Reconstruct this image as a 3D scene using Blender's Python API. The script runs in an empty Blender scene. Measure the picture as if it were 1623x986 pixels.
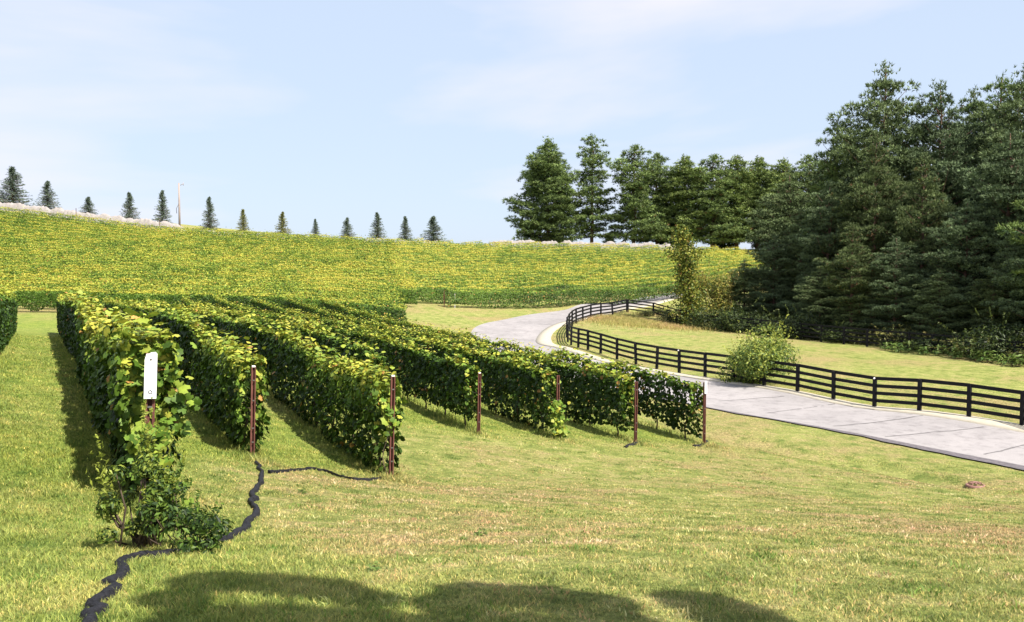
import bpy, math, random
import numpy as np
from mathutils import Vector
R_ = math.radians
rng = np.random.default_rng(7)
SC = bpy.context.scene
COL = SC.collection

# ------------------------------------------------------------------ camera, sky, sun, exposure
IW, IH, FPX = 1623.0, 986.0, 1400.0
PITCH = math.atan(68.0 / FPX)
cam_d = bpy.data.cameras.new('camera'); cam = bpy.data.objects.new('camera', cam_d); COL.objects.link(cam)
cam_d.sensor_fit = 'HORIZONTAL'; cam_d.sensor_width = 36.0; cam_d.lens = 36.0 * FPX / IW
cam_d.clip_start = 0.1; cam_d.clip_end = 9000
cam.location = (0, 0, 0); cam.rotation_euler = (math.pi / 2 - PITCH, 0, 0)
SC.camera = cam

SUN_EL = R_(53)
SUN_H = (math.sin(R_(49)), -math.cos(R_(49)))          # horizontal direction towards the sun (behind, right)
world = bpy.data.worlds.new('World'); SC.world = world; world.use_nodes = True
wn = world.node_tree; wn.nodes.clear()
w_out = wn.nodes.new('ShaderNodeOutputWorld'); w_bg = wn.nodes.new('ShaderNodeBackground')
w_sky = wn.nodes.new('ShaderNodeTexSky'); w_sky.sky_type = 'NISHITA'; w_sky.sun_disc = False
w_sky.sun_elevation = SUN_EL; w_sky.sun_rotation = math.atan2(SUN_H[0], SUN_H[1])
w_sky.air_density = 1.0; w_sky.dust_density = 1.2; w_sky.ozone_density = 1.6; w_sky.altitude = 250
w_tc = wn.nodes.new('ShaderNodeTexCoord'); w_map = wn.nodes.new('ShaderNodeMapping')
w_map.inputs['Scale'].default_value = (1.0, 0.8, 4.6); w_map.inputs['Rotation'].default_value = (0.0, 0.16, 0.0)
w_map.inputs['Location'].default_value = (1.35, 0.2, 0.55)
w_no = wn.nodes.new('ShaderNodeTexNoise'); w_no.inputs['Scale'].default_value = 1.15
w_no.inputs['Detail'].default_value = 6; w_no.inputs['Roughness'].default_value = 0.5
w_no.inputs['Distortion'].default_value = 0.35
w_cr = wn.nodes.new('ShaderNodeValToRGB')
w_cr.color_ramp.elements[0].position = 0.44; w_cr.color_ramp.elements[0].color = (0, 0, 0, 1)
w_cr.color_ramp.elements[1].position = 0.60; w_cr.color_ramp.elements[1].color = (0.95, 0.95, 0.95, 1)
w_mx = wn.nodes.new('ShaderNodeMix'); w_mx.data_type = 'RGBA'
w_mx.inputs['B'].default_value = (5.9, 5.75, 6.5, 1)
wn.links.new(w_tc.outputs['Generated'], w_map.inputs['Vector']); wn.links.new(w_map.outputs[0], w_no.inputs['Vector'])
wn.links.new(w_no.outputs['Fac'], w_cr.inputs[0]); wn.links.new(w_cr.outputs[0], w_mx.inputs['Factor'])
w_veil = wn.nodes.new('ShaderNodeMix'); w_veil.data_type = 'RGBA'; w_veil.inputs['Factor'].default_value = 0.8
w_veil.inputs['B'].default_value = (4.35, 5.1, 6.3, 1)      # thin high haze over the whole sky
wn.links.new(w_sky.outputs[0], w_veil.inputs['A']); wn.links.new(w_veil.outputs['Result'], w_mx.inputs['A']); wn.links.new(w_mx.outputs['Result'], w_bg.inputs['Color'])
w_bg.inputs['Strength'].default_value = 0.08
wn.links.new(w_bg.outputs[0], w_out.inputs[0])
sun_d = bpy.data.lights.new('sun', 'SUN'); sun = bpy.data.objects.new('sun', sun_d); COL.objects.link(sun)
sun_d.energy = 5.0; sun_d.angle = R_(0.55); sun_d.color = (1.0, 0.93, 0.82)
sv = Vector((SUN_H[0] * math.cos(SUN_EL), SUN_H[1] * math.cos(SUN_EL), math.sin(SUN_EL)))
sun.rotation_euler = sv.to_track_quat('Z', 'Y').to_euler(); sun.location = (30, -20, 40)
SC.view_settings.view_transform = 'Standard'; SC.view_settings.look = 'None'
SC.view_settings.gamma = 1.0; SC.view_settings.use_curve_mapping = False
SC.view_settings.exposure = 1.07
SC.render.engine = 'CYCLES'

# ------------------------------------------------------------------ the lie of the land
cp, sp = math.cos(PITCH), math.sin(PITCH)
def ray(px, py):
    u = (px - IW / 2) / FPX; v = (IH / 2 - py) / FPX
    return np.array([u, cp + v * sp, -sp + v * cp])
def at(px, py, Y):
    d = ray(px, py); return d * (Y / d[1])
# survey points: where in the picture, how far
SURV = [(811,986,4.7),(100,986,4.7),(1500,986,4.7),(-300,986,4.8),(1900,986,4.8),
 (215,800,10),(398,728,16.8),(620,757,17.25),(757,688,25.2),(882,694,26.2),(1007,702,27),(1118,704,27.95),
 (167,724,12.5),(122,602,22),(95,528,50),(166,528,54),(232,522,57),(20,525,50),(400,520,62),(509,515,65.8),
 (1500,762,23.7),(1250,714,28.2),(1400,741,26.2),(1130,684,30.5),
 (1623,740,26.9),(1400,697,30.9),(1120,648,37),(1623,680,33.0),(1386,648,37.9),(1110,599,48.2),(960,572,56),
 (872,545,66.0),(742,530,72),(800,507,83),(850,497,90),(900,490,95),(960,481,100),(1040,468,106),
 (1620,673,33.4),(1457,650,36.6),(1264,621,42),(1117,597,48.5),(1008,573,56),(916,552,61),(899,537,68),(912,516,77),
 (952,503,86),(994,494,93),(1085,462,110),(1071,517,86),(1140,525,80),(1400,551,66),(1623,581,54),
 (-60,497,68),(30,497,68),(300,500,70),(600,503,76),(704,488,88),(900,479,97),(1080,456,112),
 (-60,430,100),(300,440,100),(700,446,112),(950,440,122),(1200,432,122),
 (-100,341,145),(0,345,145),(250,374,145),(450,386,145),(700,401,145),(1000,408,145),(1200,412,145),(1500,416,145),
 (-100,327,157),(0,329,157),(79,334,157),(143,344,157),(260,357,157),(449,375,157),(600,383,157),(700,387,157),(868,392,157),(1000,394,157),(1250,396,157),(1500,480,95),(1750,590,52),(1900,690,36)]
SP = [tuple(at(*s)) for s in SURV]
SP += [(0,0,-1.55),(-6,0,-1.4),(8,0,-1.7),(0,-12,-0.6),(-25,-12,-0.5),(30,-12,-2.6),(60,0,-5.0),(-30,10,-1.6),(-45,30,-2.2),(60,30,-6),(80,60,-6),(-70,60,-2.4),
       (-60,178,8.0),(-100,175,10),(0,178,3.2),(60,175,2.0),(100,150,0),(-60,240,6),(0,240,2),(80,240,0),(-110,100,2.5),(100,100,-3.5)]
SP = np.array(SP)
def _phi(r2): return 0.5 * r2 * np.log(r2 + 1e-9)
def _fit(P, lam=0.6):
    n = len(P); d = P[:, None, :2] - P[None, :, :2]; K = _phi((d ** 2).sum(-1)) + lam * np.eye(n)
    Q = np.c_[np.ones(n), P[:, :2]]; A = np.block([[K, Q], [Q.T, np.zeros((3, 3))]])
    return np.linalg.solve(A, np.r_[P[:, 2], np.zeros(3)])
TW = _fit(SP)
def vnoise(x, y, s, seed=0):
    """smooth value noise 0..1"""
    x = np.asarray(x) / s + 311.7 + seed * 17.3; y = np.asarray(y) / s + 177.1 + seed * 9.1
    xi = np.floor(x).astype(np.int64); yi = np.floor(y).astype(np.int64); fx = x - xi; fy = y - yi
    fx = fx * fx * (3 - 2 * fx); fy = fy * fy * (3 - 2 * fy)
    def h(a, b):
        v = np.sin(a * 127.1 + b * 311.7 + seed * 74.7) * 43758.5453
        return v - np.floor(v)
    return (h(xi, yi) * (1-fx) + h(xi+1, yi) * fx) * (1-fy) + (h(xi, yi+1) * (1-fx) + h(xi+1, yi+1) * fx) * fy

DITCH = [at(*q)[:2] for q in [(1075,668,33),(1130,684,30.5),(1250,714,28.2),(1400,741,26.2),(1500,762,23.7),(1640,790,21)]]
def hz(x, y):
    """ground height at world x, y (arrays or floats)"""
    sc = np.isscalar(x) and np.isscalar(y)
    x = np.clip(np.atleast_1d(np.asarray(x, float)), -130, 120); y = np.clip(np.atleast_1d(np.asarray(y, float)), -25, 240)
    x, y = np.broadcast_arrays(x, y); shp = x.shape; x = x.ravel(); y = y.ravel()
    out = np.empty(len(x))
    for i in range(0, len(x), 40000):
        a = x[i:i+40000]; b = y[i:i+40000]
        r2 = (a[:, None] - SP[None, :, 0]) ** 2 + (b[:, None] - SP[None, :, 1]) ** 2
        out[i:i+40000] = _phi(r2) @ TW[:len(SP)] + TW[-3] + TW[-2] * a + TW[-1] * b
    x0, y0 = x, y
    dd = np.full(len(x0), 9e9)
    for (a, b) in zip(DITCH[:-1], DITCH[1:]):
        e = b - a; t = np.clip(((x0 - a[0]) * e[0] + (y0 - a[1]) * e[1]) / (e @ e), 0, 1)
        dd = np.minimum(dd, (x0 - a[0] - t * e[0]) ** 2 + (y0 - a[1] - t * e[1]) ** 2)
    out = out - 0.24 * np.exp(-dd / 0.4)
    nr = np.clip((30 - y0) / 8, 0, 1) * (y0 > -3)
    out = out + nr * (0.05 * (vnoise(x0, y0, 1.9, 21) - .5) + 0.025 * (vnoise(x0, y0, 0.6, 22) - .5))
    return float(out[0]) if sc else out.reshape(shp)
def gp(px, py, dmin=3.0, dmax=230.0):
    """first ground point seen at that picture position"""
    d = ray(px, py); t = np.concatenate([np.arange(dmin, 60, 0.1), np.arange(60, dmax, 0.4)])
    below = d[2] * t < hz(d[0] * t, d[1] * t)
    i = int(np.argmax(below)) if below.any() else len(t) - 1
    if i > 0:
        lo, hi = t[i-1], t[i]
        for _ in range(18):
            m = (lo + hi) / 2
            if d[2] * m < hz(d[0] * m, d[1] * m): hi = m
            else: lo = m
    else: hi = t[0]
    return np.array([d[0] * hi, d[1] * hi, hz(float(d[0] * hi), float(d[1] * hi))])
def on(px, Y):
    """ground point at picture column px and distance Y"""
    x = (px - IW / 2) / FPX * Y * 1.0
    return np.array([x, Y, hz(float(x), float(Y))])

# ------------------------------------------------------------------ building helpers
def mesh_np(name, V, F, cols=None, mats=(), smooth=False, attrs=None, fmat=None):
    me = bpy.data.meshes.new(name); V = np.asarray(V, np.float32).reshape(-1, 3)
    F = np.asarray(F, np.int32); k = F.shape[1]
    me.vertices.add(len(V)); me.vertices.foreach_set('co', V.ravel())
    me.loops.add(F.size); me.loops.foreach_set('vertex_index', F.ravel())
    me.polygons.add(len(F)); me.polygons.foreach_set('loop_start', np.arange(0, F.size, k, dtype=np.int32))
    me.polygons.foreach_set('loop_total', np.full(len(F), k, np.int32))
    if smooth: me.polygons.foreach_set('use_smooth', np.ones(len(F), bool))
    if fmat is not None: me.polygons.foreach_set('material_index', np.asarray(fmat, np.int32))
    if cols is not None:
        a = me.color_attributes.new('tint', 'FLOAT_COLOR', 'POINT')
        c = np.ones((len(V), 4), np.float32); c[:, :3] = cols; a.data.foreach_set('color', c.ravel())
    for nm, arr in (attrs or {}).items():
        a = me.attributes.new(nm, 'FLOAT', 'POINT'); a.data.foreach_set('value', np.asarray(arr, np.float32))
    for m in mats: me.materials.append(m)
    me.update(calc_edges=True); me.validate(); return me
def ob(name, me, parent=None, loc=(0, 0, 0), rz=0.0, sc=1.0):
    o = bpy.data.objects.new(name, me); COL.objects.link(o); o.location = loc; o.rotation_euler = (0, 0, rz)
    o.scale = (sc, sc, sc) if np.isscalar(sc) else sc
    if parent: o.parent = parent
    return o
def tag(o, label=None, cat=None, group=None, kind=None):
    if label: o['label'] = label
    if cat: o['category'] = cat
    if group: o['group'] = group
    if kind: o['kind'] = kind
    return o
def empty(name, loc, label, cat, group=None, rz=0.0, sc=1.0):
    return tag(ob(name, None, None, loc, rz, sc), label, cat, group)
def copy_tree(o, loc, rz, sc, label, group=None):
    c = o.copy(); COL.objects.link(c); c.location = loc; c.rotation_euler = (0, 0, rz)
    c.scale = (sc, sc, sc) if np.isscalar(sc) else sc
    c['label'] = label
    if group: c['group'] = group
    for ch in [q for q in bpy.data.objects if q.parent == o]:
        d = ch.copy(); COL.objects.link(d); d.parent = c
    return c
class MB:
    """gathers boxes and tubes into one mesh"""
    def __init__(s): s.V = []; s.F = []; s.n = 0; s.C = []
    def add(s, V, F, c=None):
        V = np.asarray(V, float); s.V.append(V); s.F += [tuple(int(i) + s.n for i in f) for f in F]; s.n += len(V)
    def box(s, c, sx, sy, sz, ax=(1,0,0), az=(0,0,1)):
        a = np.array(ax, float); a /= np.linalg.norm(a); z = np.array(az, float); z -= a * (z @ a); z /= np.linalg.norm(z); b = np.cross(z, a)
        V = [np.array(c) + a*i*sx/2 + b*j*sy/2 + z*k*sz/2 for i in (-1,1) for j in (-1,1) for k in (-1,1)]
        s.add(V, [(0,1,3,2),(4,6,7,5),(0,4,5,1),(2,3,7,6),(0,2,6,4),(1,5,7,3)]); return s
    def tube(s, P, r, n=6):
        P = [np.array(p, float) for p in P]; r = [r]*len(P) if np.isscalar(r) else r
        V = []; F = []
        for i, p in enumerate(P):
            t = P[min(i+1, len(P)-1)] - P[max(i-1, 0)]; t = t / (np.linalg.norm(t) + 1e-9)
            a = np.cross(t, (0.13, 0.97, 0.21) if abs(t[2]) > .8 else (0, 0, 1)); a /= np.linalg.norm(a); b = np.cross(t, a)
            V += [p + r[i]*(a*math.cos(q) + b*math.sin(q)) for q in np.arange(n)*2*math.pi/n]
        for i in range(len(P)-1):
            F += [(i*n+j, i*n+(j+1)%n, (i+1)*n+(j+1)%n, (i+1)*n+j) for j in range(n)]
        F += [tuple(range(n))[::-1], tuple((len(P)-1)*n+j for j in range(n))]
        s.add(V, F); return s
    def mesh(s, name, mat, smooth=False, bevel=0):
        me = bpy.data.meshes.new(name); me.from_pydata([tuple(v) for v in np.concatenate(s.V)], [], s.F)
        if bevel:
            import bmesh
            bm = bmesh.new(); bm.from_mesh(me); bmesh.ops.bevel(bm, geom=bm.edges[:], offset=bevel, segments=1, affect='EDGES'); bm.to_mesh(me); bm.free()
        for m in (mat if isinstance(mat, (list, tuple)) else [mat]): me.materials.append(m)
        if smooth: me.polygons.foreach_set('use_smooth', np.ones(len(me.polygons), bool))
        me.update(); return me

# ------------------------------------------------------------------ materials
def new_mat(name):
    m = bpy.data.materials.new(name); m.use_nodes = True; n = m.node_tree; n.nodes.clear()
    out = n.nodes.new('ShaderNodeOutputMaterial'); return m, n, out
def L(n, a, b): n.links.new(a, b)
def noise(n, vec, scale, detail=4, rough=0.55, dist=0.0):
    t = n.nodes.new('ShaderNodeTexNoise'); t.inputs['Scale'].default_value = scale; t.inputs['Detail'].default_value = detail
    t.inputs['Roughness'].default_value = rough; t.inputs['Distortion'].default_value = dist
    if vec is not None: L(n, vec, t.inputs['Vector'])
    return t.outputs['Fac']
def ramp(n, fac, stops):
    r = n.nodes.new('ShaderNodeValToRGB'); e = r.color_ramp.elements
    while len(e) < len(stops): e.new(0.5)
    for i, (p, c) in enumerate(stops):
        e[i].position = p; e[i].color = (*c, 1) if len(c) == 3 else c
    L(n, fac, r.inputs[0]); return r.outputs[0]
def mix(n, fac, a, b, mode='MIX'):
    m = n.nodes.new('ShaderNodeMix'); m.data_type = 'RGBA'; m.blend_type = mode
    for s, v in ((m.inputs['Factor'], fac), (m.inputs['A'], a), (m.inputs['B'], b)):
        if hasattr(v, 'is_linked'): L(n, v, s)
        else: s.default_value = v if np.isscalar(v) else (*v, 1)
    return m.outputs['Result']
def val(n, v1, op, v2):
    m = n.nodes.new('ShaderNodeMath'); m.operation = op
    for s, v in ((m.inputs[0], v1), (m.inputs[1], v2)):
        if hasattr(v, 'is_linked'): L(n, v, s)
        else: s.default_value = v
    return m.outputs[0]
def pos(n):
    return n.nodes.new('ShaderNodeNewGeometry').outputs['Position']
def grass_colour(n):
    """shared by the soil sheet and the blades; 'lush' is 1 in the vine aisles, 0 on the mown lawn"""
    p = pos(n)
    at_ = n.nodes.new('ShaderNodeAttribute'); at_.attribute_name = 'lush'; lush = at_.outputs['Fac']
    big = noise(n, p, 0.22, 3, 0.5); mid = noise(n, p, 1.6, 6, 0.7); fin = noise(n, p, 11.0, 4, 0.65)
    lawn = ramp(n, mid, [(0.34, (0.17, 0.22, 0.06)), (0.5, (0.33, 0.35, 0.115)), (0.66, (0.46, 0.43, 0.19))])
    lu = ramp(n, mid, [(0.3, (0.13, 0.215, 0.042)), (0.52, (0.27, 0.335, 0.07)), (0.7, (0.40, 0.41, 0.10))])
    dry = ramp(n, fin, [(0.3, (0.30, 0.22, 0.11)), (0.7, (0.50, 0.38, 0.22))])
    dmask = ramp(n, val(n, val(n, big, 'MULTIPLY', 0.6), 'ADD', val(n, mid, 'MULTIPLY', 0.5)), [(0.51, (0, 0, 0)), (0.66, (0.75, 0.75, 0.75))])
    lawn2 = mix(n, dmask, lawn, dry)
    c = mix(n, lush, lawn2, lu)
    f2 = ramp(n, fin, [(0.3, (0.72, 0.74, 0.7)), (0.7, (1.22, 1.2, 1.15))])
    return mix(n, 1.0, c, f2, 'MULTIPLY'), fin, mid
def mat_ground():
    m, n, out = new_mat('lawn_soil'); c, fin, mid = grass_colour(n)
    b = n.nodes.new('ShaderNodeBsdfPrincipled'); b.inputs['Roughness'].default_value = 0.95
    b.inputs['Specular IOR Level'].default_value = 0.1
    g = noise(n, pos(n), 22.0, 5, 0.7)
    c2 = mix(n, 1.0, c, ramp(n, g, [(0.3, (0.6, 0.6, 0.55)), (0.7, (1.3, 1.28, 1.2))]), 'MULTIPLY')
    c2 = mix(n, 1.0, c2, (0.74, 0.77, 0.74), 'MULTIPLY'); L(n, c2, b.inputs['Base Color'])
    bp = n.nodes.new('ShaderNodeBump'); bp.inputs['Strength'].default_value = 0.9; bp.inputs['Distance'].default_value = 0.08
    L(n, g, bp.inputs['Height']); L(n, bp.outputs[0], b.inputs['Normal']); L(n, b.outputs[0], out.inputs[0]); return m
def mat_blades():
    m, n, out = new_mat('grass_blades'); c, fin, mid = grass_colour(n)
    a = n.nodes.new('ShaderNodeAttribute'); a.attribute_name = 'tint'
    c = mix(n, 1.0, c, a.outputs['Color'], 'MULTIPLY')
    d = n.nodes.new('ShaderNodeBsdfPrincipled'); d.inputs['Roughness'].default_value = 0.6; d.inputs['Specular IOR Level'].default_value = 0.2
    t = n.nodes.new('ShaderNodeBsdfTranslucent'); x = n.nodes.new('ShaderNodeMixShader'); x.inputs[0].default_value = 0.35
    L(n, c, d.inputs['Base Color']); L(n, c, t.inputs['Color']); L(n, d.outputs[0], x.inputs[1]); L(n, t.outputs[0], x.inputs[2]); L(n, x.outputs[0], out.inputs[0]); return m
def mat_leaf(name, trans=0.3, rough=0.45, spec=0.3, mul=(1, 1, 1)):
    m, n, out = new_mat(name)
    a = n.nodes.new('ShaderNodeAttribute'); a.attribute_name = 'tint'
    nz = noise(n, pos(n), 14.0, 3, 0.6)
    c = mix(n, 1.0, a.outputs['Color'], ramp(n, nz, [(0.3, (0.75, 0.78, 0.75)), (0.7, (1.2, 1.18, 1.1))]), 'MULTIPLY')
    c = mix(n, 1.0, c, mul, 'MULTIPLY')
    d = n.nodes.new('ShaderNodeBsdfPrincipled'); d.inputs['Roughness'].default_value = rough; d.inputs['Specular IOR Level'].default_value = spec
    t = n.nodes.new('ShaderNodeBsdfTranslucent'); x = n.nodes.new('ShaderNodeMixShader'); x.inputs[0].default_value = trans
    L(n, c, d.inputs['Base Color']); L(n, c, t.inputs['Color']); L(n, d.outputs[0], x.inputs[1]); L(n, t.outputs[0], x.inputs[2]); L(n, x.outputs[0], out.inputs[0]); return m
def mat_plain(name, c1, c2, scale=8.0, rough=0.8, spec=0.3, metal=0.0, bump=0.0, detail=5, stretch=None):
    m, n, out = new_mat(name)
    tc = n.nodes.new('ShaderNodeTexCoord'); v = tc.outputs['Object']
    if stretch:
        mp = n.nodes.new('ShaderNodeMapping'); mp.inputs['Scale'].default_value = stretch; L(n, v, mp.inputs['Vector']); v = mp.outputs[0]
    f = noise(n, v, scale, detail, 0.6)
    b = n.nodes.new('ShaderNodeBsdfPrincipled'); b.inputs['Roughness'].default_value = rough; b.inputs['Specular IOR Level'].default_value = spec; b.inputs['Metallic'].default_value = metal
    L(n, ramp(n, f, [(0.3, c1), (0.7, c2)]), b.inputs['Base Color'])
    if bump:
        bp = n.nodes.new('ShaderNodeBump'); bp.inputs['Strength'].default_value = bump; bp.inputs['Distance'].default_value = 0.02
        L(n, f, bp.inputs['Height']); L(n, bp.outputs[0], b.inputs['Normal'])
    L(n, b.outputs[0], out.inputs[0]); return m
def mat_road():
    m, n, out = new_mat('worn_concrete'); p = pos(n)
    a = noise(n, p, 0.35, 4, 0.6, 0.6); f = noise(n, p, 30.0, 4, 0.7); s = noise(n, p, 2.2, 5, 0.65)
    c = ramp(n, a, [(0.35, (0.24, 0.226, 0.228)), (0.65, (0.305, 0.287, 0.288))])
    c = mix(n, 1.0, c, ramp(n, f, [(0.25, (0.8, 0.8, 0.8)), (0.75, (1.12, 1.12, 1.12))]), 'MULTIPLY')
    c = mix(n, 1.0, c, ramp(n, s, [(0.28, (0.70, 0.69, 0.70)), (0.5, (1, 1, 1))]), 'MULTIPLY')
    b = n.nodes.new('ShaderNodeBsdfPrincipled'); b.inputs['Roughness'].default_value = 0.85; b.inputs['Specular IOR Level'].default_value = 0.25
    L(n, c, b.inputs['Base Color'])
    bp = n.nodes.new('ShaderNodeBump'); bp.inputs['Strength'].default_value = 0.3; bp.inputs['Distance'].default_value = 0.01
    L(n, f, bp.inputs['Height']); L(n, bp.outputs[0], b.inputs['Normal']); L(n, b.outputs[0], out.inputs[0]); return m
M = dict(ground=mat_ground(), blades=mat_blades(), vine=mat_leaf('vine_leaf', 0.17, 0.5, 0.16),
    pine=mat_leaf('pine_needles', 0.06, 0.6, 0.12), shrub=mat_leaf('shrub_leaf', 0.3, 0.5, 0.25), road=mat_road(),
    kerb=mat_plain('pale_kerb', (0.34,0.31,0.245), (0.42,0.385,0.315), 5, 0.9),
    shoulder=mat_plain('dark_asphalt', (0.06,0.055,0.062), (0.15,0.135,0.145), 9, 0.9, bump=0.4),
    crack=mat_plain('crack_sealant', (0.08,0.075,0.08), (0.16,0.15,0.15), 12, 0.8),
    bark=mat_plain('bark', (0.09,0.05,0.04), (0.22,0.13,0.10), 6, 0.9, bump=0.6, stretch=(1,1,0.25)),
    vbark=mat_plain('vine_bark', (0.05,0.035,0.025), (0.13,0.095,0.07), 20, 0.9, bump=0.6, stretch=(1,1,0.2)),
    rust=mat_plain('rusty_steel', (0.085,0.028,0.022), (0.19,0.075,0.058), 14, 0.7, 0.35, 0.1, bump=0.3, stretch=(1,1,0.3)),
    cap=mat_plain('pale_cap', (0.6,0.56,0.54), (0.75,0.72,0.7), 20, 0.7),
    white=mat_plain('white_board', (0.72,0.71,0.73), (0.8,0.79,0.8), 9, 0.6),
    ink=mat_plain('black_ink', (0.02,0.02,0.025), (0.04,0.04,0.045), 9, 0.6),
    faint=mat_plain('faded_ink', (0.20,0.19,0.20), (0.30,0.28,0.30), 9, 0.7),
    fence=mat_plain('black_painted_board', (0.004,0.004,0.006), (0.010,0.010,0.013), 9, 0.6, 0.2, bump=0.15, stretch=(1,1,6)),
    net=mat_plain('black_netting', (0.003,0.003,0.004), (0.022,0.022,0.028), 40, 0.7, 0.2, bump=0.8),
    wire=mat_plain('grey_wire', (0.12,0.11,0.10), (0.22,0.21,0.2), 9, 0.5, 0.5, 0.6),
    paleNet=mat_plain('pale_netting', (0.22,0.20,0.19), (0.33,0.305,0.295), 2.5, 0.95, 0.1, bump=0.3),
    pole=mat_plain('weathered_pole', (0.26,0.21,0.19), (0.36,0.30,0.28), 4, 0.9, stretch=(1,1,0.2)),
    grate=mat_plain('rusty_grate', (0.16,0.08,0.065), (0.30,0.17,0.14), 12, 0.8, bump=0.3))

# ------------------------------------------------------------------ ground sheet
ROW_N = np.array([0.881, 0.4731]); ROW_D = np.array([-0.4731, 0.881])       # vine rows: across, along
ROWS = [(-1.22, 7.0, 50.0), (1.1, 10.2, 50.0), (3.6, 16.9, 54.0), (6.1, 17.4, 57.0), (8.6, 25.3, 59.0),
        (11.1, 25.4, 62.8), (13.6, 26.4, 63.6), (16.1, 27.2, 65.0), (18.6, 28.1, 65.8)]   # offset, near distance, far distance
def lush_at(x, y):
    p = x * ROW_N[0] + y * ROW_N[1]
    near = np.interp(p, [-6, 1.1, 2.3, 3.6, 6.1, 7.4, 8.6, 18.6, 19.8], [5, 8.5, 13, 14.5, 15.5, 22, 23, 26, 26])
    l = np.clip((y - near) / 2.5, 0, 1) * np.clip((20.0 - p) / 1.5, 0, 1) * np.clip((70 - y) / 6, 0, 1)
    l = l * (0.75 + 0.5 * (vnoise(x, y, 2.5, 3) - 0.5))
    l = np.maximum(l, 0.65 * np.clip((2.6 - p) / 1.6, 0, 1) * (y < 60))
    return np.clip(l, 0, 1)
def axis(segs):
    out = []
    for a, b, s in segs: out += list(np.arange(a, b, s))
    return np.array(out + [segs[-1][1]])
gx = np.concatenate([-np.geomspace(3500, 130, 14), axis([(-125, -45, 3), (-45, -14, 1.0), (-14, 24, 0.45), (24, 50, 1.0), (50, 118, 3)]), np.geomspace(125, 3500, 14)])
gy = np.concatenate([-np.geomspace(1500, 30, 8), axis([(-25, -2, 1.5), (-2, 45, 0.45), (45, 115, 0.9), (115, 180, 2), (180, 240, 4)]), np.geomspace(250, 5000, 12)])
GX, GY = np.meshgrid(gx, gy); GZ = hz(GX, GY)
GZ = np.where((GY > 260) | (np.abs(GX) > 200), GZ - 6, GZ)
nx, ny = len(gx), len(gy)
V = np.c_[GX.ravel(), GY.ravel(), GZ.ravel()]
I = (np.arange(ny-1)[:, None] * nx + np.arange(nx-1)[None, :]).ravel()
F = np.c_[I, I+1, I+1+nx, I+nx]
gm = mesh_np('ground', V, F, mats=[M['ground']], smooth=True, attrs={'lush': lush_at(V[:, 0], V[:, 1])})
tag(ob('ground', gm), 'mown grassy hillside rolling down to the road and up the far vineyard', kind='structure')

# ------------------------------------------------------------------ road, kerb, shoulder
NEAR = [(2100,820),(1850,782),(1623,740),(1400,697),(1120,648),(940,612),(810,578),(757,548),(742,530),(757,518),(800,507),(850,497),(900,490),(960,481),(1040,468),(1110,457)]
FAR = [(2100,735),(1850,710),(1623,681),(1386,649),(1110,600),(960,573.5),(893,560),(873,548),(870,539),(876,527),(890,519),(911,511.5),(945,502),(990,488),(1050,475),(1112,463)]
ndist = [20,23,26.9,30.9,37,43.5,53,62,72,78,83,90,95,100,106,114]
fdist = [26,30,33,37.9,48.2,56,61.5,65.5,69,73,77,81,87,95,101,110]
def chaikin(P, k=3):
    P = np.array(P)
    for _ in range(k):
        Q = np.empty((2*len(P)-2, P.shape[1])); Q[0::2] = .75*P[:-1]+.25*P[1:]; Q[1::2] = .25*P[:-1]+.75*P[1:]
        P = np.vstack([P[:1], Q, P[-1:]])
    return P
near = chaikin([at(a, b, d)[:2] for (a, b), d in zip(NEAR, ndist)]); far = chaikin([at(a, b, d)[:2] for (a, b), d in zip(FAR, fdist)])
def ribbon(name, A, B, n, dz, mat, label, edge=0.0, thick=0.0, kind='structure', parent=None):
    A = A.copy(); B = B.copy()
    if edge: 
        j = (rng.random(len(A)) - .5)[:, None] * edge; A = A + (B - A) / np.linalg.norm(B - A, axis=1)[:, None] * j
    T = np.linspace(0, 1, n); P = A[:, None, :] * (1 - T)[None, :, None] + B[:, None, :] * T[None, :, None]
    Z = hz(P[..., 0], P[..., 1]) + dz
    if thick:
        P = np.concatenate([P[:, :1], P, P[:, -1:]], 1); Z = np.concatenate([Z[:, :1] - thick, Z, Z[:, -1:] - thick], 1); n += 2
    V = np.c_[P.reshape(-1, 2), Z.ravel()]; m = len(A)
    I = (np.arange(m-1)[:, None] * n + np.arange(n-1)[None, :]).ravel(); F = np.c_[I, I+1, I+1+n, I+n]
    o = ob(name, mesh_np(name, V, F, mats=[mat]), parent); 
    if kind: tag(o, label, kind=kind)
    return o
ribbon('road', near, far, 12, 0.035, M['road'], 'pale worn road bending behind the vine rows')
un = (far - near) / np.linalg.norm(far - near, axis=1)[:, None]
ribbon('kerb', far - un * 1.05, far + un * 0.12, 3, 0.075, M['kerb'], 'low pale concrete kerb along the fence side of the road', thick=0.14)
k = slice(0, 40)
ribbon('road_shoulder', near[k] - un[k] * (np.interp(np.arange(40), [0, 15, 22, 30, 40], [1.2, .9, .55, .14, .05]) + .12 * rng.random(40))[:, None], near[k] + un[k] * 0.12, 4, 0.045, M['shoulder'], 'dark crumbled asphalt edge on the lawn side of the road', edge=0.22)
mb = MB()
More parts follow.
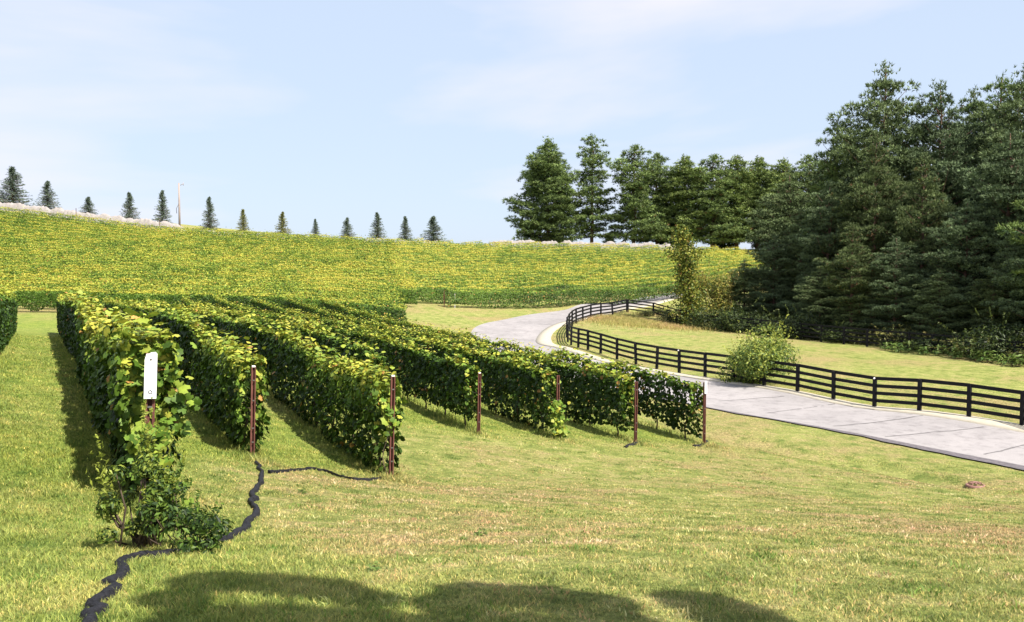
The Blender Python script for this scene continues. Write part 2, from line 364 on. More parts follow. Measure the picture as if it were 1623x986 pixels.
for (a, b, c, d) in [(1140,637,1242,629),(1217,656,1329,640),(1321,677,1467,661),(1404,694,1554,677),(1560,722,1700,690),(830,513,900,517),(770,535,868,541)]:
    p, q = gp(a, b), gp(c, d); n_ = 26
    T = np.linspace(0, 1, n_)[:, None]; P = p[:2] * (1 - T) + q[:2] * T; dv = (q - p)[:2]; dv /= np.linalg.norm(dv); nv = np.array([-dv[1], dv[0]])
    P = P + nv * (np.cumsum(rng.normal(0, 0.018, n_)))[:, None]; w = 0.028 + 0.02 * rng.random(n_)
    A = P - nv * w[:, None]; B = P + nv * w[:, None]
    V = np.vstack([np.c_[A, hz(A[:, 0], A[:, 1]) + 0.040], np.c_[B, hz(B[:, 0], B[:, 1]) + 0.040]])
    mb.add(V, [(i, i+1, n_+i+1, n_+i) for i in range(n_-1)])
tag(ob('road_joints', mb.mesh('road_joints', M['crack'])), 'thin dark cracks running across the road', kind='structure')

# ------------------------------------------------------------------ grass blades
_nl = near; _fl = far
def on_road(x, y):
    """True between the two road edges"""
    poly = np.vstack([_nl, _fl[::-1]]); c = np.zeros(len(x), bool); j = len(poly) - 1
    for i in range(len(poly)):
        xi, yi = poly[i]; xj, yj = poly[j]
        if abs(yj - yi) > 1e-9:
            c ^= ((yi > y) != (yj > y)) & (x < (xj - xi) * (y - yi) / (yj - yi) + xi)
        j = i
    return c
def blades(x, y, h, w, tintv, bend=1.3):
    N = len(x); z = hz(x, y); a = rng.random(N) * 2 * np.pi; d = np.c_[np.cos(a), np.sin(a)]; b = rng.random(N) * 2 * np.pi
    lean = np.c_[np.cos(b), np.sin(b)] * (h * bend * rng.random(N))[:, None]
    base = np.c_[x, y, z - 0.01]
    V = np.empty((N, 5, 3))
    V[:, 0] = base; V[:, 0, :2] -= d * w[:, None] / 2; V[:, 1] = base; V[:, 1, :2] += d * w[:, None] / 2
    mid = base.copy(); mid[:, :2] += lean * 0.35; mid[:, 2] += h * 0.6
    V[:, 2] = mid; V[:, 2, :2] += d * w[:, None] * 0.4; V[:, 3] = mid; V[:, 3, :2] -= d * w[:, None] * 0.4
    V[:, 4] = base; V[:, 4, :2] += lean; V[:, 4, 2] += h
    i = np.arange(N)[:, None] * 5
    F = np.vstack([i + np.array([[0, 1, 2]]), i + np.array([[0, 2, 3]]), i + np.array([[3, 2, 4]])])
    return V.reshape(-1, 3), F, np.repeat(tintv, 5, 0)
xs, ys = [], []
for (y0, y1, dens) in [(3.8, 6, 6500), (6, 9, 4200), (9, 13, 2300), (13, 19, 1100), (19, 28, 450), (28, 45, 120)]:
    n_ = int((y1 - y0) * 1.24 * y1 * dens); y = rng.uniform(y0, y1, n_); x = rng.uniform(-0.62 * y1, 0.62 * y1, n_)
    k = np.abs(x) < 0.62 * y; xs.append(x[k]); ys.append(y[k])
x = np.concatenate(xs); y = np.concatenate(ys); k = ~on_road(x, y)
un_k = far + un * 0.5
x = x[k]; y = y[k]; N = len(x); lu = lush_at(x, y)
clump = vnoise(x, y, 0.35, 5) * 0.6 + vnoise(x, y, 0.12, 6) * 0.4
pp = x * ROW_N[0] + y * ROW_N[1]; tall = np.zeros(N)
for (p_, a_, b_) in ROWS:
    tall = np.maximum(tall, np.clip(1 - np.abs(pp - p_) / 0.55, 0, 1) * (y > a_ - 0.8) * (y < b_))
h = (0.013 + 0.020 * clump) * (1 + 1.1 * lu) * (0.6 + 0.8 * rng.random(N)) * (1 + 3.0 * tall) 
w = 0.0028 + 0.0006 * y
tv = 1 + 0.30 * rng.normal(size=(N, 1)) * np.array([[1.0, 0.8, 0.6]]); tv = np.clip(tv, 0.45, 1.9)
straw = rng.random(N) < 0.2 * (1 - lu * 0.7); tv[straw] *= np.array([1.7, 1.3, 1.6])
cg = on(1010, 84); n2 = 16000; x2 = cg[0] + rng.normal(size=n2) * 2.6; y2 = cg[1] + rng.normal(size=n2) * 3.4
k2 = ~on_road(x2, y2) & (vnoise(x2, y2, 1.5, 2) > .35); x2 = x2[k2]; y2 = y2[k2]; n2 = len(x2)
x = np.r_[x, x2]; y = np.r_[y, y2]; h = np.r_[h, 0.2 + .25 * rng.random(n2)]; w = np.r_[w, np.full(n2, .03)]; lu = np.r_[lu, np.zeros(n2)]; tv = np.vstack([tv, np.array([1.25, 1.05, 1.1]) * (.7 + .6 * rng.random((n2, 1)))])
def clusters(nc, k, spread_, y0, y1):
    cy = rng.uniform(y0, y1, nc) ** 1.0; cx = (rng.random(nc) * 2 - 1) * 0.6 * cy
    return np.repeat(cx, k) + rng.normal(size=nc * k) * spread_, np.repeat(cy, k) + rng.normal(size=nc * k) * spread_
for (nc, k3, sp3, hh3, ww3, col3) in [(900, 16, .045, .03, .006, (.42, .62, .4)), (500, 14, .05, .035, .008, (1.9, 1.7, 2.4)), (220, 26, .09, .042, .008, (.5, .75, .45)), (160, 30, .14, .03, .010, (1.5, 1.0, 1.3))]:
    x3, y3 = clusters(nc, k3, sp3, 4.3, 26); k4 = ~on_road(x3, y3); x3 = x3[k4]; y3 = y3[k4]; n3 = len(x3)
    x = np.r_[x, x3]; y = np.r_[y, y3]; h = np.r_[h, hh3 * (.5 + rng.random(n3))]; w = np.r_[w, np.full(n3, ww3) * (1 + y3 * .06)]
    lu = np.r_[lu, lush_at(x3, y3)]; tv = np.vstack([tv, np.array(col3) * (.75 + .5 * rng.random((n3, 1)))])
V, F, C = blades(x, y, h, w, tv)
gr = ob('grass', mesh_np('grass', V, F, C, [M['blades']], attrs={'lush': np.repeat(lu, 5)}))
tag(gr, 'short yellow green grass blades of the lawn and the vine aisles', 'grass', kind='stuff')

# ------------------------------------------------------------------ leaves
def frames(nrm, down=0.6):
    N = len(nrm); nrm = nrm / (np.linalg.norm(nrm, axis=1)[:, None] + 1e-9)
    t = rng.normal(size=(N, 3)) * 0.7; t[:, 2] -= down
    t -= nrm * (t * nrm).sum(1)[:, None]; t /= (np.linalg.norm(t, axis=1)[:, None] + 1e-9)
    return nrm, t, np.cross(nrm, t)
def _lobed():
    pts = []
    lob = [(0, 0.12), (28, 0.46), (52, 0.45), (74, 0.54), (98, 0.45), (122, 0.57), (150, 0.48), (180, 0.64)]
    full = lob + [(360 - a, r) for a, r in lob[-2:0:-1]]
    for a, r in full:
        q = R_(a); pts.append((-math.cos(q) * r, math.sin(q) * r))       # +x = tip direction
    P = np.array(pts); return np.vstack([[0.02, 0], P])
TPL = {0: (lambda P: (np.c_[P, -0.35 * (P[:, 0] ** 2 + P[:, 1] ** 2) + 0.10 * np.abs(P[:, 1])], np.array([[0, i, i % (len(P) - 1) + 1] for i in range(1, len(P))])))(_lobed()),
       1: (np.array([[-0.35, 0, 0], [-0.15, 0.42, -0.08], [0.2, 0.36, -0.08], [0.55, 0, -0.14], [0.2, -0.36, -0.08], [-0.15, -0.42, -0.08]], float), np.array([[0, 3, 1], [1, 3, 2], [0, 5, 3], [5, 4, 3]])),
       2: (np.array([[-0.45, 0, 0], [0, 0.4, 0.08], [0.5, 0, -0.1], [0, -0.4, 0.08]], float), np.array([[0, 1, 2], [0, 2, 3]])),
       3: (np.array([[-0.5, 0, 0], [-0.1, 0.2, 0.04], [0.5, 0, -0.08], [-0.1, -0.2, 0.04]], float), np.array([[0, 1, 2], [0, 2, 3]]))}
def leaf_mesh(P, Nn, size, C, lod, down=0.6):
    T, TF = TPL[lod]; n, t, b = frames(Nn, down); k = len(T); N = len(P)
    V = P[:, None, :] + size[:, None, None] * (T[None, :, 0:1] * t[:, None, :] + T[None, :, 1:2] * b[:, None, :] + T[None, :, 2:3] * n[:, None, :])
    F = (np.arange(N)[:, None, None] * k + TF[None]).reshape(-1, 3)
    return V.reshape(-1, 3), F, np.repeat(C, k, 0)
def join(parts):
    Vs, Fs, Cs, n = [], [], [], 0
    for V, F, C in parts:
        Vs.append(V); Fs.append(F + n); Cs.append(C); n += len(V)
    return np.concatenate(Vs), np.concatenate(Fs), np.concatenate(Cs)
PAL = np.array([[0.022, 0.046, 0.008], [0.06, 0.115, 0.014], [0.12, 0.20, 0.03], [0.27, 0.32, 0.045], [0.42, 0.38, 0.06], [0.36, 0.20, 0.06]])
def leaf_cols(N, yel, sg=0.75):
    """yel 0..1: how far a leaf has yellowed; lowest values also carry painted row shade"""
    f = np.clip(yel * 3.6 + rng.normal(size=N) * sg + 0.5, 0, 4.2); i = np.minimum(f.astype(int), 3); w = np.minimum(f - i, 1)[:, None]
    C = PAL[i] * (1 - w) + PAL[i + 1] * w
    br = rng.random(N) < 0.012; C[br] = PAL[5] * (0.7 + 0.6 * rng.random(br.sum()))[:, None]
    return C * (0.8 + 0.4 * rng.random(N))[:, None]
def hedge(A, B, dens, size, lod, height=1.78, halfw=0.30, bottom=0.42, yel0=0.05, yel1=0.62, gaps=(), seed=0, face=0, shoots=0.25, patch=0.12, y_from=0.80, sg=0.6, nj=0.45):
    """vine foliage between ground points A and B (2D): a lumpy leafy wall"""
    A = np.array(A); B = np.array(B); Lh = np.linalg.norm(B - A); d = (B - A) / Lh; nrm = np.array([d[1], -d[0]]); N = int(Lh * dens)
    s = rng.random(N) * Lh
    for g0, g1 in gaps: s = s[(s < g0) | (s > g1)]
    N = len(s); X = A[0] + d[0] * s; Y = A[1] + d[1] * s
    lump = vnoise(s, s * 0 + seed * 3.1, 0.9, seed) - 0.5; lump2 = vnoise(s, s * 0 + 9 + seed, 0.25, seed + 1) - 0.5
    ht = height + lump * 0.30 + lump2 * 0.14; bt = bottom + (vnoise(s, s * 0 + 5, 1.1, seed + 2) - 0.5) * 0.5
    q = rng.random(N)                                     # around the section: 0..0.42 left side, ..0.58 top, ..1 right side
    if face: q = np.where(rng.random(N) < 0.72, rng.random(N) * 0.58 if face < 0 else 0.42 + rng.random(N) * 0.58, q)
    side = np.where(q < 0.42, -1.0, np.where(q > 0.58, 1.0, 0.0)); isT = side == 0
    fz = np.where(side < 0, q / 0.42, np.where(side > 0, (1 - q) / 0.42, 1.0))
    depth = np.abs(rng.normal(size=N)) * 0.10
    zz = bt + (ht - bt) * fz; wv = halfw * (1 + 0.25 * lump + 0.35 * (vnoise(s, zz, 0.33, seed + 4) - 0.5)) * np.interp(fz, [0, .15, .75, 1], [0.55, 0.95, 1.05, 0.8])
    off = np.where(isT, (rng.random(N) * 2 - 1) * wv, side * (wv - depth))
    zz = np.where(isT, ht - depth * 0.8 - 0.25 * (off / halfw) ** 2 * 0.3, zz)
    st = isT & (rng.random(N) < shoots); zz = np.where(st, zz + rng.random(N) ** 2 * 0.30, zz)
    x = X + nrm[0] * off; y = Y + nrm[1] * off; P = np.c_[x, y, hz(X, Y) + zz]
    Nn = np.c_[nrm[0] * side, nrm[1] * side, np.where(isT, 1.6, 0.55)] + rng.normal(size=(N, 3)) * nj
    yv = yel0 + (yel1 - yel0) * np.clip((zz / height - y_from) / (1.0 - y_from), 0, 1) ** 1.2 + (vnoise(s, zz * 2, 1.5, seed + 6) - 0.5) * 0.18 + patch * (vnoise(X, Y, 5.0, 77) + vnoise(X, Y, 1.7, 78) - 1.0)  # yellowing by height, which also puts lit tops and shaded faces into the colour
    sz = size * (0.65 + 0.7 * rng.random(N))
    return leaf_mesh(P, Nn, sz, leaf_cols(N, yv, sg), lod)
def row_pt(p, Y):
    t = (Y - ROW_N[1] * p) / ROW_D[1]; return ROW_N * p + ROW_D * t
lab = {-1.22: 'vine row at the left edge beyond the grass aisle', 1.1: 'nearest vine row, ending at the post with the white sign',
 3.6: 'vine row ending at the tall rusty post beside the black netting', 6.1: 'thick vine row ending at the tallest rusty post in the lawn middle',
 8.6: 'vine row with its end hidden behind the tall middle row', 11.1: 'vine row right of the tall middle row, ending at a clean rusty post',
 13.6: 'vine row with a trailing shoot covering the foot of its end post', 16.1: 'vine row next to the outermost one, dark netting at its foot',
 18.6: 'outermost vine row beside the road, white tip on its end post'}
trunk_protos = []
for sd in range(3):
    P = [(0, 0, -0.1)] + [(0.03 * math.sin(i * 1.3 + sd), 0.03 * math.cos(i * 1.7 + sd * 2), 0.17 * i) for i in range(1, 6)]
    m_ = MB(); m_.tube(P, [0.032, 0.028, 0.024, 0.022, 0.021, 0.02], 6); m_.tube([P[-1], (0.05, 0.25, 0.95), (0.0, 0.5, 0.98)], [0.016, 0.013, 0.01], 5)
    m_.tube([P[-1], (-0.03, -0.25, 0.94), (0.0, -0.5, 0.98)], [0.016, 0.013, 0.01], 5); trunk_protos.append(m_.mesh('trunk', M['vbark'], True))
for ri, (p_, y0, y1) in enumerate(ROWS):
    A = row_pt(p_, y0); B = row_pt(p_, y1)
    t = empty('vine_row', (A[0], A[1], hz(float(A[0]), float(A[1]))), lab[p_], 'vine row', 'long vine rows of the near block')
    t.rotation_euler = (0, 0, 0); off = np.array([A[0], A[1], t.location[2]])
    parts = []; edges = [(y0, 15, 1150, 0.102, 0), (15, 22, 850, 0.12, 1), (22, 36, 620, 0.13, 1), (36, 80, 680, 0.118, 2)]
    gaps = {13.6: [48.3], 3.6: [39.3], 16.1: [], }.get(p_, [])
    for (a, b, dn, sz, lod) in edges:
        a = max(a, y0); b = min(b, y1)
        if b <= a: continue
        PA, PB = row_pt(p_, a), row_pt(p_, b); gg = [((g - a) / 0.881 - 0.45, (g - a) / 0.881 + 0.45) for g in gaps if a < g < b]
        if p_ < 0 and b < 25: dn *= 0.6
        parts.append(hedge(PA, PB, dn, sz, lod, gaps=gg, seed=ri * 7 + 1, bottom=0.10 if p_ < 7 else 0.26, height=1.95, shoots=0.34, halfw=0.32 if b <= 15 else 0.30 if b <= 22 else 0.23 if b <= 36 else 0.18, yel0=0.02 if b <= 22 else -0.12, yel1=0.72, y_from=0.5 if b <= 15 else 0.62 if b <= 22 else 0.86, patch=0.14))  # farther stretches: dark lower leaves paint in the shade of the row faces
    # the leafy end of the row
    n_ = 120 if y0 > 12 else 420; e = row_pt(p_, y0); nn = rng.normal(size=(n_, 3)) * 0.5 + np.array([-ROW_D[0], -ROW_D[1], 0.5])
    offp = (rng.random(n_) * 2 - 1) * 0.27; zz = 0.7 + 1.12 * rng.random(n_) ** 0.7; al = -0.12 * rng.random(n_)
    ex = e[0] + ROW_N[0] * offp + ROW_D[0] * (al + 0.22); ey = e[1] + ROW_N[1] * offp + ROW_D[1] * (al + 0.22)
    keep = (np.abs(offp) > 0.06)
    parts.append(leaf_mesh(np.c_[ex, ey, hz(ex, ey) + zz][keep], nn[keep], 0.12 * (0.7 + 0.6 * rng.random(n_))[keep], leaf_cols(n_, 0.1 + 0.45 * zz / 1.7)[keep], 0 if y0 < 20 else 1))
    V, F, C = join(parts)
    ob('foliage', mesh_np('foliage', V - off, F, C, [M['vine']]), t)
    Lr = np.linalg.norm(B - A); rot = math.atan2(ROW_D[1], ROW_D[0]) - math.pi / 2
    for i, s in enumerate(np.arange(0.7, min(Lr, 30), 1.55)):
        q = A + ROW_D * s; o = ob('trunk', trunk_protos[(i + ri) % 3], t, np.array([q[0], q[1], hz(float(q[0]), float(q[1]))]) - off, rot)
    for hgt in (0.62, 1.15):
        P = [np.array([*(A + ROW_D * s), hz(float((A + ROW_D * s)[0]), float((A + ROW_D * s)[1])) + hgt]) - off for s in np.linspace(-0.0, Lr, 24)]
        ob('wire', MB().tube(P, 0.004 if y0 < 14 else 0.006, 4).mesh('wire', M['wire']), t)

# ------------------------------------------------------------------ end posts
def post_mesh(hh, w=0.075):
    m_ = MB(); t = w * 0.14; dpt = w * 0.62
    m_.box((0, 0.5 * dpt, hh / 2 - 0.1), w - 2 * t - 0.002, t, hh + 0.2)                       # web at the back
    for s in (-1, 1):
        m_.box((s * (w / 2 - t / 2), 0, hh / 2 - 0.1), t, dpt + t, hh + 0.2)                  # flanges
        m_.box((s * (w / 2 - w * 0.16), -dpt / 2 + t * 0.5, hh / 2 - 0.1), w * 0.20, t * 1.3, hh + 0.196)    # lips
    return m_
posts = [(236.5, 560, 1.1, 10.0, 0.105, 'rusty steel post carrying the white sign at the nearest row end', 2.2),
 (400, 582, 3.6, 16.8, 0.085, 'tall rusty steel post where the black netting starts', 1.6), (622, 597, 6.1, 17.25, 0.085, 'tall rusty steel post ending the thick middle vine row', 1.5),
 (760, 592, 11.1, 25.2, 0.085, 'bare rusty steel post right of the thick middle row', 1.2), (885, 595, 13.6, 26.2, 0.085, 'rusty post half covered by a trailing vine shoot', 0.5),
 (1009.5, 605, 16.1, 27.0, 0.085, 'rusty steel post with dark netting at its foot', 0.4), (1118.5, 606, 18.6, 27.95, 0.08, 'dark steel post with a white tip beside the road', 0.0)]
PB_ = []
for i, (px, top, p_, Y, w, lb, lean) in enumerate(posts):
    x = (px - IW / 2) / FPX * Y; z0 = hz(float(x), float(Y)); zt = at(px, top, Y)[2]; hh = zt - z0
    xb = x - math.tan(R_(lean)) * hh
    t = empty('steel_post', (xb, Y, hz(float(xb), float(Y))), lb, 'post', 'steel end posts of the near vine rows'); t.rotation_euler = (0, R_(lean), R_(24))
    hh = (zt - t.location[2]); PB_.append((xb, Y, t.location[2], hh))
    body = post_mesh(hh, w)
    ob('channel', body.mesh('channel', M['rust']), t)
    if i in (1, 2, 3): ob('cap', MB().box((0, -0.004, hh + 0.012), w * 0.8, w * 0.5, 0.035).mesh('cap', M['cap'], bevel=0.006), t)
    if i == 6: ob('white_tip', MB().box((0, -0.06, hh - 0.16), 0.09, 0.02, 0.40).mesh('white_tip', M['white'], bevel=0.003), t)
    for zz in (0.35, 0.62, 1.15, hh - 0.25):
        if zz < hh - 0.1: ob('clip', MB().box((0, -w * 0.42, zz), w * 0.5, 0.012, 0.02).mesh('clip', M['wire']), t)
# the sign
xb, Y, z0, hh = PB_[0]
sg = empty('row_sign', (xb + 0.03, Y - 0.072, z0), 'narrow white upright row sign with a black ring, fixed to the nearest post', 'sign')
sg.rotation_euler = (0, R_(2.2), R_(24))
import bmesh
bm = bmesh.new(); z1 = hh + 0.02; z2 = hh - 0.51
out = [(-0.066, z2), (0.066, z2), (0.068, z1 - 0.02), (0.05, z1), (0.0, z1 - 0.004), (-0.012, z1 - 0.018), (-0.046, z1 - 0.02), (-0.064, z1 - 0.085)]
fr = [bm.verts.new((a, -0.004, b)) for a, b in out]; bk = [bm.verts.new((a, 0.004, b)) for a, b in out]
bm.faces.new(fr); bm.faces.new(bk[::-1])
for i in range(len(out)): bm.faces.new((fr[i], bk[i], bk[(i+1) % len(out)], fr[(i+1) % len(out)]))
bmesh.ops.recalc_face_normals(bm, faces=bm.faces[:])
me = bpy.data.meshes.new('board'); bm.to_mesh(me); bm.free(); me.materials.append(M['white']); ob('board', me, sg)
def ring(cz, r0, r1, y=-0.0065, n=28, arcs=None):
    V = []; F = []
    for i in range(n + 1):
        q = 2 * math.pi * i / n
        V += [(r0 * math.cos(q), y, cz + r0 * math.sin(q)), (r1 * math.cos(q), y, cz + r1 * math.sin(q))]
    F = [(2*i, 2*i+1, 2*i+3, 2*i+2) for i in range(n)]
    return V, F
m_ = MB(); m_.add(*ring(z2 + 0.075, 0.014, 0.0205))
for q in (0.4, 1.4, 2.4, 3.5, 4.5, 5.5): m_.box((0.022 * math.cos(q), -0.0062, z2 + 0.075 + 0.022 * math.sin(q)), 0.008, 0.001, 0.005)
ob('ring_mark', m_.mesh('ring_mark', M['ink']), sg)
m_ = MB(); m_.add(*ring(z1 - 0.085, 0.0, 0.012)); m_.add(*ring(z1 - 0.045, 0.0, 0.006)); ob('screw', m_.mesh('screw', M['wire']), sg)
m_ = MB(); zz = z1 - 0.125
while zz > z2 + 0.13:
    wl = 0.010 + 0.006 * rng.random(); m_.box((-0.002, -0.0055, zz), wl, 0.0008, 0.003); m_.box((-0.002 - wl * .3, -0.0055, zz - 0.005), 0.003, 0.0008, 0.007); zz -= 0.017 + 0.004 * rng.random()
ob('faded_lettering', m_.mesh('faded_lettering', M['faint']), sg)
# steel stakes at the hillside block corner
for (px, top, base, w, mt, lb) in [(704, 462, 487, 0.09, 'rust', 'brown post at the corner of the hillside block'), (721, 462, 488, 0.06, 'white', 'thin white stake in the lane beside the hillside block'),
      (633, 401, 420, 0.09, 'rust', 'topmost brown post between the two hillside blocks'), (657, 425, 441, 0.09, 'rust', 'upper brown post between the two hillside blocks, left of a pair'), (669, 425, 442, 0.09, 'rust', 'upper brown post between the two hillside blocks, right of a pair'),
      (681, 440, 457, 0.09, 'rust', 'lower brown post between the two hillside blocks, left of a pair'), (694, 441, 458, 0.09, 'rust', 'lower brown post between the two hillside blocks, right of a pair'),
      (121, 330, 352, 0.08, 'rust', 'thin brown stake on the upper left hillside before the netting'), (149, 345, 365, 0.07, 'rust', 'thin brown stake right of the netting gap on the upper left hillside'),
      (253, 350, 368, 0.07, 'rust', 'thin brown stake below the tallest hilltop spruces near the utility pole')]:
    g = gp(px, base); Y = g[1]; hh = at(px, top, Y)[2] - g[2]
    m_ = post_mesh(hh, w); o = ob('trellis_post', m_.mesh('trellis_post', M[mt])); o.location = g; tag(o, lb, 'post', 'thin posts on the hillside')

# ------------------------------------------------------------------ black netting on the ground
def netting(path, w0, w1, label, seedn):
    P = chaikin([gp(a, b)[:2] for a, b in path], 4); n = len(P); K = 9; V = []
    for i, q in enumerate(P):
        t = P[min(i+1, n-1)] - P[max(i-1, 0)]; t = t / np.linalg.norm(t); nv = np.array([-t[1], t[0]])
        f = i / (n - 1); w = (w0 * (1 - f) + w1 * f) * (0.55 + 0.9 * vnoise(np.array([i * 0.35]), np.array([seedn]), 1.0, seedn)[0])
        sh = (vnoise(np.array([i * 0.22]), np.array([3.0]), 1.0, seedn + 3)[0] - 0.5) * 0.12
        for j in range(K):
            a = (j / (K - 1) * 2 - 1); hgt = 0.026 * (1 - a * a) * (0.7 + 0.8 * vnoise(np.array([i * 0.9]), np.array([j * 0.9]), 1.0, seedn + 5)[0]) + 0.02
            c = q + nv * (a * w / 2 + sh); V.append((c[0], c[1], hz(float(c[0]), float(c[1])) + (hgt + 0.006 if 0 < j < K-1 else -0.02)))
    I = (np.arange(n-1)[:, None] * K + np.arange(K-1)[None, :]).ravel(); F = np.c_[I, I+1, I+1+K, I+K]
    tag(ob('bird_netting', mesh_np('bird_netting', V, F, mats=[M['net']], smooth=True)), label, 'netting', 'black netting strips lying in the grass')
netting([(404,722),(410,738),(413,758),(404,778),(396,792),(404,808),(398,828),(378,846),(352,858),(322,868),(290,876),(255,884),(222,884),(200,893),(190,915),(175,945),(150,968),(128,1000),(100,1040)], 0.07, 0.10, 'black netting strip snaking from the second post to the bottom left corner', 3)
netting([(622,757),(600,760),(572,763),(548,760),(525,752),(505,746),(482,744),(465,748),(445,751),(425,751)], 0.035, 0.022, 'thin dark netting strip trailing left from the tallest middle post', 7)
netting([(1009,700),(1000,706),(990,710)], 0.14, 0.08, 'small dark netting scrap at the foot of the second last post', 9)
netting([(1120,700),(1112,706),(1100,708)], 0.14, 0.08, 'small dark netting scrap at the foot of the last post', 11)

# ------------------------------------------------------------------ hillside vine rows
# left block: rows run straight across the slope; right block: rows turn away to the right
def bound(Y): return -8.5 - 0.17 * (Y - 76) - (1.9 if Y < 85 else 0)
top_line_x = [-90, -60, 0, 60]
hl = 0
for i, Y in enumerate(np.arange(69.5, 147, 2.5)):
    x0 = -0.66 * Y; x1 = bound(Y); n = len(np.arange(69.5, 147, 2.5))
    lb = ('lowest hillside vine row, just above the grassy lane' if i == 0 else 'second hillside vine row up from the grassy lane on the left' if i == 1 else
          'top vine row of the left hillside block, under the spruces' if Y > 144 else '%s vine row up from the grassy lane in the left hillside block' % ['third', 'fourth', 'fifth', 'sixth'][i - 2] if i < 6 else 'yellow green vine row running across the middle of the left hillside block')
    t = empty('vine_row', (x0, Y, 0), lb, 'vine row', 'hillside vine rows of the left block'); off = np.array([x0, Y, 0.0])
    far_ = Y > 100
    V, F, C = hedge((x0, Y + 0.3 * math.sin(i)), (x1 + 0.9 + rng.random() * 0.5, Y - 0.6), 300 if far_ else 400, 0.145 if far_ else 0.13, 2, height=1.8, halfw=0.42, bottom=0.25, yel0=0.02 + 0.24 * min(1, i / 8), yel1=0.88 + 0.06 * (i > 3), seed=40 + i, face=1, shoots=0.4, patch=0.36, y_from=0.84, sg=0.32, nj=0.3)  # greener lower leaves also paint shade lines between the rows
    # long yellow shoots standing up
    ns = 260; s = rng.random(ns); X_ = x0 + (x1 - x0) * s; hgt = 1.7 + rng.random(ns) * 0.55; Yv = np.full(ns, Y)
    V2, F2, C2 = leaf_mesh(np.c_[X_, Yv + rng.normal(size=ns) * .2, hz(X_, Yv) + hgt], rng.normal(size=(ns, 3)) + np.array([0.3, -0.6, 0.5]), 0.15 + 0.06 * rng.random(ns), leaf_cols(ns, np.full(ns, 0.66), 0.4), 2)
    V, F, C = join([(V, F, C), (V2, F2, C2)])
    ob('foliage', mesh_np('foliage', V - off, F, C, [M['vine']]), t)
dR = np.array([0.86, 0.51]); nR = np.array([-0.51, 0.86])
base0 = at(708, 487, 88.5)[:2]
for i in range(26):
    # start where this row's line meets the block boundary
    q = base0 + nR * 2.5 * i
    s = 0.0
    for _ in range(12): s = (bound(q[1] + dR[1] * s) - 0.5 + 0.0 - q[0]) / dR[0] if i else 0.0
    A = q + dR * s; Lr = min(62.0, max(2.0, (147.5 - A[1]) / dR[1]))
    if A[1] > 146: break
    Bp = A + dR * Lr
    # rows level off towards the right
    lb = ('lowest vine row of the right hillside block, along the road verge' if i == 0 else 'second vine row up from the road verge in the right hillside block' if i == 1 else
          '%s vine row up from the road verge in the right hillside block' % ['third', 'fourth', 'fifth'][i - 2] if i < 5 else 'yellow vine row in the middle of the right hillside block')
    t = empty('vine_row', (A[0], A[1], 0), lb, 'vine row', 'hillside vine rows of the right block'); off = np.array([A[0], A[1], 0.0])
    V, F, C = hedge(A, Bp, 330, 0.145, 2, height=1.8, halfw=0.42, bottom=0.2, yel0=0.0 if i < 2 else 0.24, yel1=0.6 if i == 0 else 0.98, seed=90 + i, face=1, shoots=0.4, patch=0.32, y_from=0.82, sg=0.3, nj=0.3)  # yellow kept to the tops, with row shade painted into the leaves below
    ob('foliage', mesh_np('foliage', V - off, F, C, [M['vine']]), t)
# pale netting draped along the crest
def drape(px0, px1, Y, label, hgt=1.9):
    n, K = 220, 11; V = []
    for i in range(n):
        px = px0 + (px1 - px0) * i / (n - 1); x = (px - IW / 2) / FPX * Y; z = hz(float(x), float(Y))
        e = min(1.0, i / 9, (n - 1 - i) / 9); hh = hgt * (0.35 + 0.65 * e) * (0.72 + 0.35 * vnoise(np.array([i * .13]), np.array([1.0]), 1.0, 3)[0] + 0.25 * vnoise(np.array([i * .6]), np.array([1.0]), 1.0, 4)[0])
        for j in range(K):
            a = j / (K - 1) * 2 - 1; bump_ = 0.12 * (vnoise(np.array([i * .9]), np.array([j * .8]), 1.0, 8)[0] - 0.5)
            V.append((x, Y + a * 0.75 + bump_, z + hh * (1 - abs(a) ** 2.4) - 0.05 + bump_))
    I = (np.arange(n-1)[:, None] * K + np.arange(K-1)[None, :]).ravel(); F = np.c_[I, I+1, I+1+K, I+K]
    tag(ob('pale_netting', mesh_np('pale_netting', V, F, mats=[M['paleNet']], smooth=True)), label, 'netting', 'pale netting draped along the hillcrest')
drape(-40, 300, 150.5, 'long pale grey netting on the crest under the leftmost spruces', 1.55)
drape(300, 480, 150.5, 'low pale netting on the crest between the utility pole and the thin spruce', 0.8)
drape(575, 720, 150.5, 'short pale netting on the crest below the last hilltop spruces', 1.1)
drape(770, 1090, 151, 'pale netting on the crest under the far pines', 1.6)

